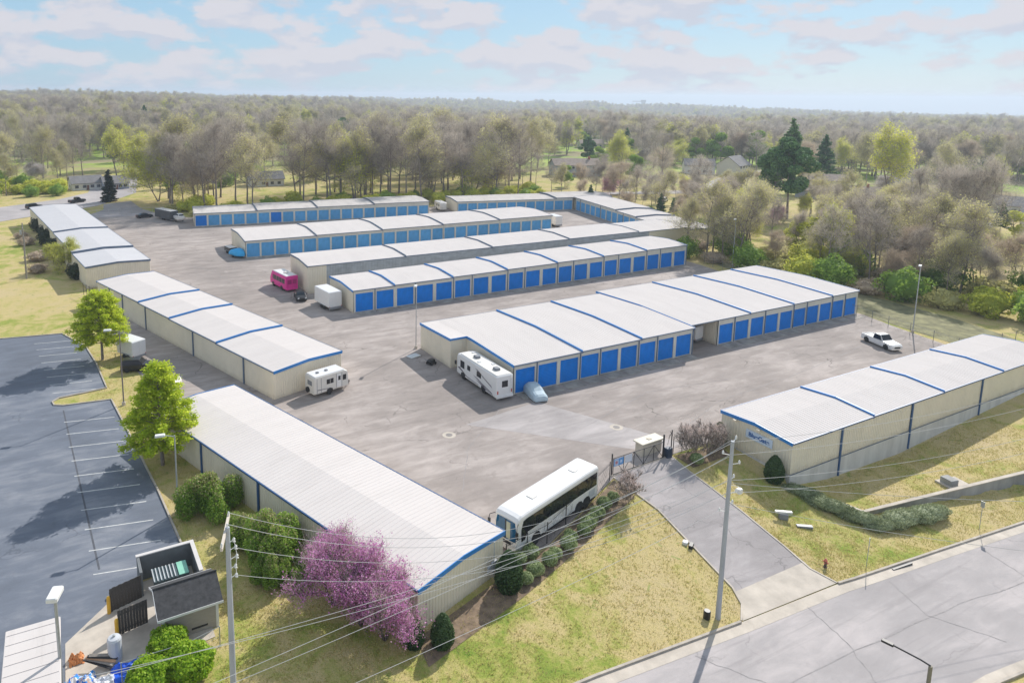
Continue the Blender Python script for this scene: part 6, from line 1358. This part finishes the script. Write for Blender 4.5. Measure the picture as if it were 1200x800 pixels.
# fences: posts, rails and thin mesh wires
def fence(label, pts, h=1.8, step=3., m=None, mesh=True, wirestep=.6, group=None, barb=True, r=.028):
    t = thing('chain_link_fence', label, 'fence', (pts[0][0], pts[0][1], 0), 0, group); m = m or M_steel; ox, oy = pts[0]; P = []
    for p, q2 in zip(pts, pts[1:]):
        n = max(1, round(math.dist(p, q2)/step)); P += [(p[0]+(q2[0]-p[0])*k/n, p[1]+(q2[1]-p[1])*k/n) for k in range(n)]
    P.append(pts[-1]); Q = [(x-ox, y-oy, hz(x, y)) for x, y in P]; pmh = {}
    mp_ = MB().tube([(0,0,-.2),(0,0,h+(.25 if barb else .02))], r*1.5, 6).build('post', m, None); me = mp_.data; bpy.data.objects.remove(mp_)
    for q2 in Q: mobj('post', me, t, q2)
    MB().tube([(x, y, z+h) for x, y, z in Q], r*.8, 5).build('top_rail', m, t)
    if mesh:
        mb = MB()
        for z in ([h*.05, h*.5]+([h+.12, h+.22] if barb else [])): mb.tube([(x, y, zz+z) for x, y, zz in Q], .008, 3)
        for a, b in zip(Q, Q[1:]):
            L = math.dist(a[:2], b[:2]); k = int(L/wirestep)
            for i in range(-3, k):
                for s in (1, -1):
                    u0 = i*wirestep/L; u1 = u0+h/L*.9
                    if s < 0: u0, u1 = u1, u0
                    za, zb = .05, h
                    A = Vector(a); B_ = Vector(b); ua, ub = u0, u1
                    if min(ua, ub) < 0 or max(ua, ub) > 1: continue
                    p, q3 = A+(B_-A)*ua, A+(B_-A)*ub; mb.tube([p+Vector((0,0,za)), q3+Vector((0,0,zb))], .006, 3, caps=False)
        mb.build('mesh', m, t)
    return t
fence('black chain-link fence behind the round shrubs, from the closest building to the gate', [(30.4,42.1),(35.2,43.0),(41.4,45.7),(46.8,48.1)], 1.8, 3.2, M_blackm)
fence('short black chain-link fence from the gate post to the signed building', [(56.4,49.0),(59.4,49.3),(63.4,49.1)], 1.8, 1.6, M_blackm)
fence('long grey chain-link fence along the right-hand edge of the yard', [(130.2,49.6),(118.8,52),(120.6,63),(122.0,69),(126,90),(130,108)], 1.8, 3.2, pm('dull_steel', (.16,.165,.17), .1, 2, .6))
fence('grey chain-link fence across the entrance lane at the back left', [(10,232.5),(20,233.5),(32,231)], 1.8, 3)
fence('small chain-link fence around the bright bushes by the shed', [(2.2,43.9),(4.1,43.8),(6.2,43.7),(8.4,44.2)], 1.5, 1.6, M_steel, barb=False)
fence('short fence beside the corner between the two left-hand buildings', [(5.0,142),(6.3,137.5)], 2.0, 1.5, M_blackm)
# sliding gate with its small signs
t = thing('sliding_gate', 'black tubular sliding gate across the drive with small blue and white notices', 'gate', (47.65,48.75,0), math.atan2(.25,7.2)); L = 7.3
MB().tube([(0,0,-.2),(0,0,2.35)], .07, 8).build('gate_post', M_blackm, t); MB().tube([(L,0,-.2),(L,0,2.6)], .09, 8).build('gate_post', M_blackm, t)
fr = MB()
for z in (.15, 1.85): fr.tube([(.1,-.09,z),(L-.1,-.09,z)], .04, 6)
for k in range(6): fr.tube([(.1+k*(L-.2)/5,-.09,.15),(.1+k*(L-.2)/5,-.09,1.85)], .035, 6)
for k in range(5):
    a, b = .1+k*(L-.2)/5, .1+(k+1)*(L-.2)/5; fr.tube([(a,-.09,.15 if k % 2 else 1.85),(b,-.09,1.85 if k % 2 else .15)], .03, 6)
fr.build('gate_frame', M_blackm, t)
ms = MB()
for k in range(70): x = .15+k*.1; ms.tube([(x,-.07,.2),(x,-.07,1.83)], .005, 3, caps=False)
ms.build('gate_mesh', M_steel, t)
rail = MB().box(-.1, L+.3, -.2, .02, -.02, .09).build('gate_track', M_conc, t)
MB().bevbox(.12, 1.42, -.16, -.13, 1.0, 1.75, .005).build('notice', pm('notice_blue', (.12,.33,.68), .05, 2, .5), t); MB().bevbox(.2, .72, -.175, -.161, 1.05, 1.7, .005).build('notice', pm('notice_pale', (.5,.6,.78), .05, 2, .5), t)
MB().lathe([(.16,-.19),(.16,-.177)], 16, (.45,0,1.38), axis='y').build('emblem', pm('emblem_red', (.5,.2,.25), .1, 2, .5), t); MB().lathe([(.17,-.176),(.17,-.163)], 16, (1.05,0,1.38), axis='y').build('emblem', pm('emblem_white', (.45,.6,.85), .1, 2, .5), t)
MB().bevbox(1.62, 2.6, -.16, -.13, 1.0, 1.78, .005).build('notice', pm('notice_white', (.62,.66,.74), .05, 2, .5), t)
t = thing('gate_operator_box', 'dark gate motor box beside the taller gate post', 'box', (55.55,48.9,0)); MB().bevbox(-.35,.35,-.3,.3,0,1.05,.05).build('box', pm('navy_box', (.03,.05,.09), .2, 2, .5), t)
t = thing('gate_keypad_post', 'slim black post with a crossed bracket to the right of the gate', 'post', (56.25,49.15,0)); b = MB(); b.tube([(0,0,-.2),(0,0,2.75)], .06, 6); b.tube([(-.45,0,1.9),(.1,0,2.7)], .025, 5); b.tube([(-.3,0,2.65),(.1,0,2.1)], .025, 5); b.tube([(-.55,0,1.2),(-.3,0,2.3)], .02, 5); b.build('post', M_blackm, t)
t = thing('keypad_cabin', 'low cream flat-topped cabin just behind the sliding gate', 'cabin', (54.5,50.6,.03), R(2))
M_cab = pm('cabin_cream', (.60,.54,.44), .06, 1, .7, dirt=.3); MB().bevbox(-1.45,1.45,-.5,.5,0,1.35,.03).build('wall', M_cab, t); MB().bevbox(-1.65,1.65,-.68,.68,1.351,1.47,.04).build('roof', pm('canopy_cream', (.66,.60,.49), .04, 1, .6), t)
MB().bevbox(-.25,.25,-.2,.2,1.471,1.53,.03).build('roof_vent', M_cab, t)
t = thing('yard_fence_stub', 'short run of rusty pipe fence left of the pointed evergreen', 'fence', (59.4,50.6,0)); b = MB(); b.tube([(-1.2,0,.9),(1.6,0,1.25)], .03, 5); b.tube([(0,0,-.1),(0,0,1.1)], .035, 5); b.tube([(1.5,0,-.1),(1.5,0,1.4)], .035, 5); b.build('rail', M_wood, t)
# small things on the lawns
def put(name, label, cat, x, y, rz=0): return thing(name, label, cat, (x, y, hz(x, y)), R(rz))
t = put('fire_hydrant', 'red and black fire hydrant on the lawn by the mouth of the drive', 'hydrant', 56.1, 32.0)
MB().lathe([(.16,-.1),(.16,.06),(.11,.08),(.11,.5),(.14,.52),(.14,.56)], 10).build('barrel', pm('hydrant_dark', (.10,.07,.07), .2, 3, .6), t); MB().lathe([(.14,.561),(.13,.66),(.07,.76),(.03,.82)], 10).build('bonnet', pm('hydrant_red', (.62,.17,.12), .1, 3, .5), t)
MB().lathe([(.06,-.24),(.06,.24)], 8, (0,0,.48), axis='y').build('outlet', pm('hydrant_red', (.62,.17,.12), .1, 3, .5), t); MB().lathe([(.05,-.22),(.05,.0)], 8, (0,0,.42), axis='x').build('outlet', pm('hydrant_red', (.62,.17,.12), .1, 3, .5), t)
t = put('ground_floodlight', 'small white and black ground light box on the lawn right of the drive', 'light', 58.4, 37.6, -35); MB().bevbox(-.75,.75,-.14,.14,.55,.72,.03).build('lamp', M_porc, t); MB().bevbox(-.4,.4,-.3,.2,0,.54,.08).build('housing', M_grey, t)
t = put('valve_cover', 'flat grey utility cover beside the ground light box', 'utility cover', 59.2, 36.0, -35); MB().bevbox(-.7,.7,-.2,.2,0,.18,.03).build('cover', M_grey, t)
t = put('ground_floodlight', 'small black ground spotlight with a white cap left of the drive', 'light', 47.0, 38.2, 30); MB().bevbox(-.35,.35,-.18,.18,.02,.3,.05).build('housing', M_black, t); MB().bevbox(-.1,.4,.3,.75,.02,.3,.06).build('lamp', M_porc, t)
t = put('transformer_box', 'low grey box and slab above the retaining wall', 'utility box', 80.4, 34.0, -12); MB().bevbox(-1.1,-.1,-.6,.6,-.3,.7,.04).build('box', M_concgrey, t); MB().bevbox(-1.4,1.3,-.9,.9,-.3,.14,.04).build('slab', M_conc, t)
t = put('black_drum', 'small black drum on the grass by the foot of the pale utility pole', 'drum', 41.8, 32.1); MB().lathe([(.24,0),(.26,.05),(.26,.62),(.22,.66)], 12).build('drum', M_black, t)
t = put('sign_post', 'thin sign post leaning on the lawn in front of the juniper hedge', 'post', 59.6, 30.6); MB().tube([(0,0,-.2),(.05,0,2.6)], .03, 6).build('post', M_steel, t); MB().box(.02,.08,-.02,.02,1.9,2.7).build('plate_edge', M_porc, t)
t = put('sign_post', 'thin sign post near the kerb at the right edge', 'post', 75.1, 29.2); MB().tube([(0,0,-.2),(0,0,2.9)], .03, 6).build('post', M_steel, t); MB().box(-.02,.02,-.16,.16,2.3,2.9).build('plate_edge', M_steel, t)
t = put('storm_drain', 'dark storm drain mouth in the kerb of the street right of the drive', 'drain', 62.6, 29.35, -6); MB().box(-1.2,1.2,-.14,.02,.03,.165).build('opening', M_blackm, t)
# ---------------- small yard at bottom left: shed, bin enclosure, heap of junk, flat-roofed cabin
M_fencew = pm('dark_fence_boards', (.075,.068,.062), .3, 3, .85, stretch=(1,1,.15)); M_encl = pm('enclosure_block', (.17,.18,.185), .15, 1, .8); M_cabw = pm('cabin_wall', (.46,.44,.43), .1, 1, .8)
enc = thing('bin_enclosure', 'walled bin enclosure with dark board gates at the car park corner behind the small shed', 'bin enclosure', (4.25,53.9,0), 0)
MB().box(0,4.0,-.2,0,0,2.0).build('wall', M_encl, enc); MB().box(4.002,4.2,-4.0,0,0,2.0).build('wall', M_encl, enc); MB().box(0,.2,-2.2,-.202,0,2.0).build('wall', M_encl, enc)
MB().box(-.05,4.25,-.25,.05,2.001,2.08).build('coping', pm('coping_pale', (.6,.57,.55), .06, 1, .7), enc); MB().box(3.95,4.25,-4.0,-.251,2.001,2.078).build('coping', pm('coping_pale', (.6,.57,.55), .06, 1, .7), enc)
def boards(par, name, x0, y0, ang, L, h, n):
    g = thing('g', '', '', (0,0,0)); bpy.data.objects.remove(g); o = MB().box(0, L, -.03, 0, .3, .42).box(0, L, -.03, 0, h-.4, h-.28).build(name, M_fencew, par, loc=(x0, y0, 0), rot=(0, 0, ang)); me = None
    for k in range(n):
        if me is None: b_ = MB().box(0, L/n-.012, .001, .03, .08, h).build('board', M_fencew, o); me = b_.data; b_.location = (0, 0, 0)
        else: mobj('board', me, o, (k*L/n, 0, .02*math.sin(k*3.)))
    return o
boards(enc, 'gate_leaf', .05, -2.3, R(195), 2.3, 1.9, 11); boards(enc, 'gate_leaf', .1, -5.2, R(190), 2.0, 1.9, 10)
for x, y in ((-2.25,-2.95),(-1.95,-5.6)): MB().lathe([(.13,-.1),(.13,1.25),(.1,1.36),(.02,1.4)], 10, (x,y,0)).build('bollard', pm('yellow_paint', (.72,.42,.04), .1, 2, .6), enc)
t = thing('waste_skip', 'pale green waste container with a slatted lid inside the bin enclosure', 'waste container', (6.4,51.9,0), 0); MB().loft([[(-1.1,-.7,.15),(1.1,-.7,.15),(1.1,.7,.15),(-1.1,.7,.15)],[(-1.3,-.85,1.3),(1.3,-.85,1.3),(1.3,.85,1.3),(-1.3,.85,1.3)]]).build('bin', pm('skip_dark', (.05,.08,.09), .2, 2, .6), t)
MB().box(.55,1.25,-.8,.8,1.31,1.36).build('lid', pm('mint_lid', (.25,.55,.42), .1, 2, .6), t)
for k in range(7): MB().box(-1.25+k*.25,-1.17+k*.25,-.8,.8,1.31,1.37).build('slat', M_rail, t)
sh = thing('small_shed', 'small beige shed with dark shingled gable roof beside the bin enclosure', 'shed', (5.0,46.1,0), R(1)); LX, WY = 3.75, 3.2
b = MB(); b.box(0,LX,0,WY,-.1,2.15); b.loft([[(0,0,2.15),(0,WY,2.15),(0,WY/2,3.05)],[(LX,0,2.15),(LX,WY,2.15),(LX,WY/2,3.05)]]); b.build('wall', pm('shed_siding', (.34,.31,.28), .1, 2, .8, stretch=(1,1,8), bmp=.2), sh)
for s in (0, 1):
    y0 = -.3 if s == 0 else WY+.3; sl = .9/(WY/2); zz = 2.15-.3*sl
    ro = MB().loft([[(-.3,WY/2,3.06),(-.3,WY/2,3.16),(-.3,y0,zz+.1),(-.3,y0,zz)],[(LX+.3,WY/2,3.06),(LX+.3,WY/2,3.16),(LX+.3,y0,zz+.1),(LX+.3,y0,zz)]]).build('roof', pm('dark_shingles', (.055,.055,.058), .35, 3, .9, bmp=.4), sh)
    MB().box(-.33,LX+.33,y0-.03 if s == 0 else y0,y0 if s == 0 else y0+.03,zz-.05,zz+.12).build('fascia', M_whites, sh)
MB().tube([(-.33,WY/2,3.2),(LX+.33,WY/2,3.2)], .05, 5).build('ridge_cap', pm('dark_shingles', (.055,.055,.058), .35, 3, .9, bmp=.4), sh)
for x in (.0, LX-.15): MB().box(x-.02,x+.17,-.03,-.001,0,2.1).build('corner_board', M_whites, sh)
MB().loft([[(-.34,-.3,1.98),(-.31,-.3,1.98),(-.31,-.3,2.12),(-.34,-.3,2.12)],[(-.34,WY/2,3.02),(-.31,WY/2,3.02),(-.31,WY/2,3.18),(-.34,WY/2,3.18)],[(-.34,WY+.3,1.98),(-.31,WY+.3,1.98),(-.31,WY+.3,2.12),(-.34,WY+.3,2.12)]]).build('bargeboard', M_whites, sh)
MB().box(1.9,3.0,-.012,-.002,.35,.5).build('vent_grille', M_black, sh)
t = thing('storage_tank', 'upright white cylindrical tank standing between the tarpaulins and the shed', 'tank', (2.0,46.2,.05)); MB().lathe([(.42,0),(.45,.08),(.45,1.5),(.38,1.62),(.12,1.68),(.02,1.68)], 16).build('tank', pm('tank_white', (.55,.57,.6), .08, 1, .4), t); MB().lathe([(.09,1.68),(.09,1.78),(.02,1.8)], 8).build('cap', M_steel, t)
def crumpled(name, label, cat, x, y, L, W, H, m, seed, rz=0):
    rd2 = random.Random(seed); n = 12; mb = MB(); vs = []
    for i in range(n+1):
        for j in range(n+1):
            u, v = i/n*2-1, j/n*2-1; e = max(0, 1-max(abs(u), abs(v))**3); vs.append((u*L/2+rd2.gauss(0, .04), v*W/2+rd2.gauss(0, .04), H*e*(.55+.45*math.sin(u*5+seed)*math.cos(v*4+seed))+rd2.gauss(0, .045)*e+.03))
    mb.add(vs, [(i*(n+1)+j,(i+1)*(n+1)+j,(i+1)*(n+1)+j+1,i*(n+1)+j+1) for i in range(n) for j in range(n)]); o = mb.build(name, m, None, loc=(x, y, .05), rot=(0, 0, R(rz))); tag(o, label, cat); return o
crumpled('blue_tarpaulin', 'deep blue crumpled tarpaulin beside the white tank', 'tarpaulin', 2.6, 44.7, 2.0, 1.5, .7, pm('tarp_blue', (.01,.10,.62), .25, 3, .5), 1)
crumpled('blue_tarpaulin', 'white and blue striped crumpled sheet left of the deep blue tarpaulin', 'tarpaulin', 1.1, 44.2, 1.6, 1.3, .6, pm('tarp_white', (.55,.57,.62), .4, 6, .6), 2)
def speck_mat():
    m, t_, b_ = base_mat('junk_colours'); co = t_.nodes.new('ShaderNodeTexCoord').outputs['Object']; v = nd(t_, 'ShaderNodeTexVoronoi', Scale=6); t_.links.new(co, v.inputs['Vector']); sp = t_.nodes.new('ShaderNodeSeparateColor'); t_.links.new(v.outputs['Color'], sp.inputs[0])
    col = ramp(t_, sp.outputs[0], [(0,(.6,.6,.6)),(.25,(.02,.16,.6)),(.5,(.68,.66,.64)),(.7,(.05,.3,.7)),(.88,(.6,.4,.3))]); t_.nodes[-1].color_ramp.interpolation = 'CONSTANT' if t_.nodes[-1].type == 'VALTORGB' else 'LINEAR'; t_.links.new(col, b_.inputs['Base Color']); b_.inputs['Roughness'].default_value = .6; return m
M_junk = speck_mat()
crumpled('junk_heap', 'heap of blue, white and tan bags and scraps by the flat pale roof', 'junk heap', -.2, 44.3, 1.9, 2.6, 1.1, M_junk, 3)
crumpled('orange_debris', 'small heap of orange-brown scrap at the edge of the concrete pad', 'debris', -.3, 47.2, .9, .8, .6, pm('orange_scrap', (.62,.26,.10), .35, 6, .8), 4)
t = thing('timber_pile', 'dark boards leaning over the junk heap next to the tank', 'boards', (1.0,46.0,.1), R(-35))
for k in range(5): MB().box(-.95,.95,-.09,.09,0,.05).build('board', [M_black, M_wood, pm('tan_board', (.5,.3,.18), .1, 2, .7)][k % 3], t, loc=(.06*k, -.2+.12*k, .3+.07*k), rot=(R(8*k), R(12), R(6*k)))
t = thing('flat_roof_cabin', 'flat pale-roofed cabin cut off by the bottom left corner', 'cabin', (-4.3,41.4,0), R(-1)); MB().box(.1,3.0,.1,6.5,0,2.75).build('wall', M_cabw, t); MB().bevbox(0,3.15,0,6.75,2.76,3.0,.04).build('roof', M_roof, t)
for k in range(7): MB().box(.1,3.05,.8+k*.9,.84+k*.9,3.001,3.03).build('roof_rib', M_roof, t)
# ------------------------------------------------------------------ air
hm = bpy.data.materials.new('haze_air'); hm.use_nodes = True; ht = hm.node_tree; ht.nodes.clear(); ho = ht.nodes.new('ShaderNodeOutputMaterial'); hv = ht.nodes.new('ShaderNodeVolumePrincipled')
hv.inputs['Color'].default_value = (.76, .87, 1, 1); hv.inputs['Density'].default_value = HAZE; hv.inputs['Anisotropy'].default_value = .25; ht.links.new(hv.outputs[0], ho.inputs['Volume'])
if HAZE > 0: tag(MB().box(-9800, 9800, -600, 11800, -300, 62).build('haze', hm), kind='stuff')

# ------------------------------------------------------------------ short grass standing on the nearer lawns
def tufts(name, rects, n, h, mat, seed=3):
    rg = np.random.default_rng(seed); P = []
    polys = [YARD, LOT, [(-.9,49.2),(3.1,53.2),(8.2,53.9),(8.3,45.2),(3,44.6),(-1,45.4)], [p for p in dl]+[p for p in dr][::-1], [(63.4,40.4),(133,40.4),(133,49.3),(63.4,49.3)], [(8.9,77.1),(20.9,38.9),(30.2,41.9),(18.2,80)], [(4.8,46),(9,46),(9,49.5),(4.8,49.5)]]
    for (x0, x1, y0, y1, w) in rects:
        m = int(n*w); x = rg.uniform(x0, x1, m); y = rg.uniform(y0, y1, m); keep = np.ones(m, bool)
        for pl in polys:
            c = np.zeros(m, bool)
            for (ax, ay), (bx, by) in zip(pl, pl[1:]+pl[:1]):
                if ay == by: continue
                c ^= ((ay > y) != (by > y)) & (x < (bx-ax)*(y-ay)/(by-ay)+ax)
            keep &= ~c
        ye = np.interp(x, [p[0] for p in near_edge], [p[1] for p in near_edge]); keep &= y > ye+.25
        dens_ = np.sin(x*1.1+2*np.sin(y*.7))*np.sin(y*1.3+1.7*np.sin(x*.5))+rg.normal(size=m)*.5; keep &= dens_ > -.35
        P.append(np.stack([x, y], 1)[keep])
    P = np.concatenate(P); P = np.repeat(P, 3, 0)+rg.normal(size=(len(P)*3, 2))*.07; z = hza(P[:, 0], P[:, 1]); P0 = np.stack([P[:, 0], P[:, 1], z-.01], 1)
    d = rg.normal(size=P0.shape)*np.array([.35, .35, 0])+np.array([0, 0, 1.]); L = rg.uniform(.5, 1.3, len(P0))[:, None]*h
    v, f = blades(P0, P0+unit(d)*L, .05); o = mobj(name, npmesh(name, v, f, mat)); o['kind'] = 'stuff'; return o
M_tuft = leaf_mat('grass_blades', [(.32, .37, .07), (.50, .47, .15), (.66, .54, .27)], .35, .35, .7, 0)
tufts('grass', [(8, 62, 28, 49, .42), (55, 100, 26, 41, .30), (3, 20, 38, 110, .28)], 70000, .10, M_tuft)
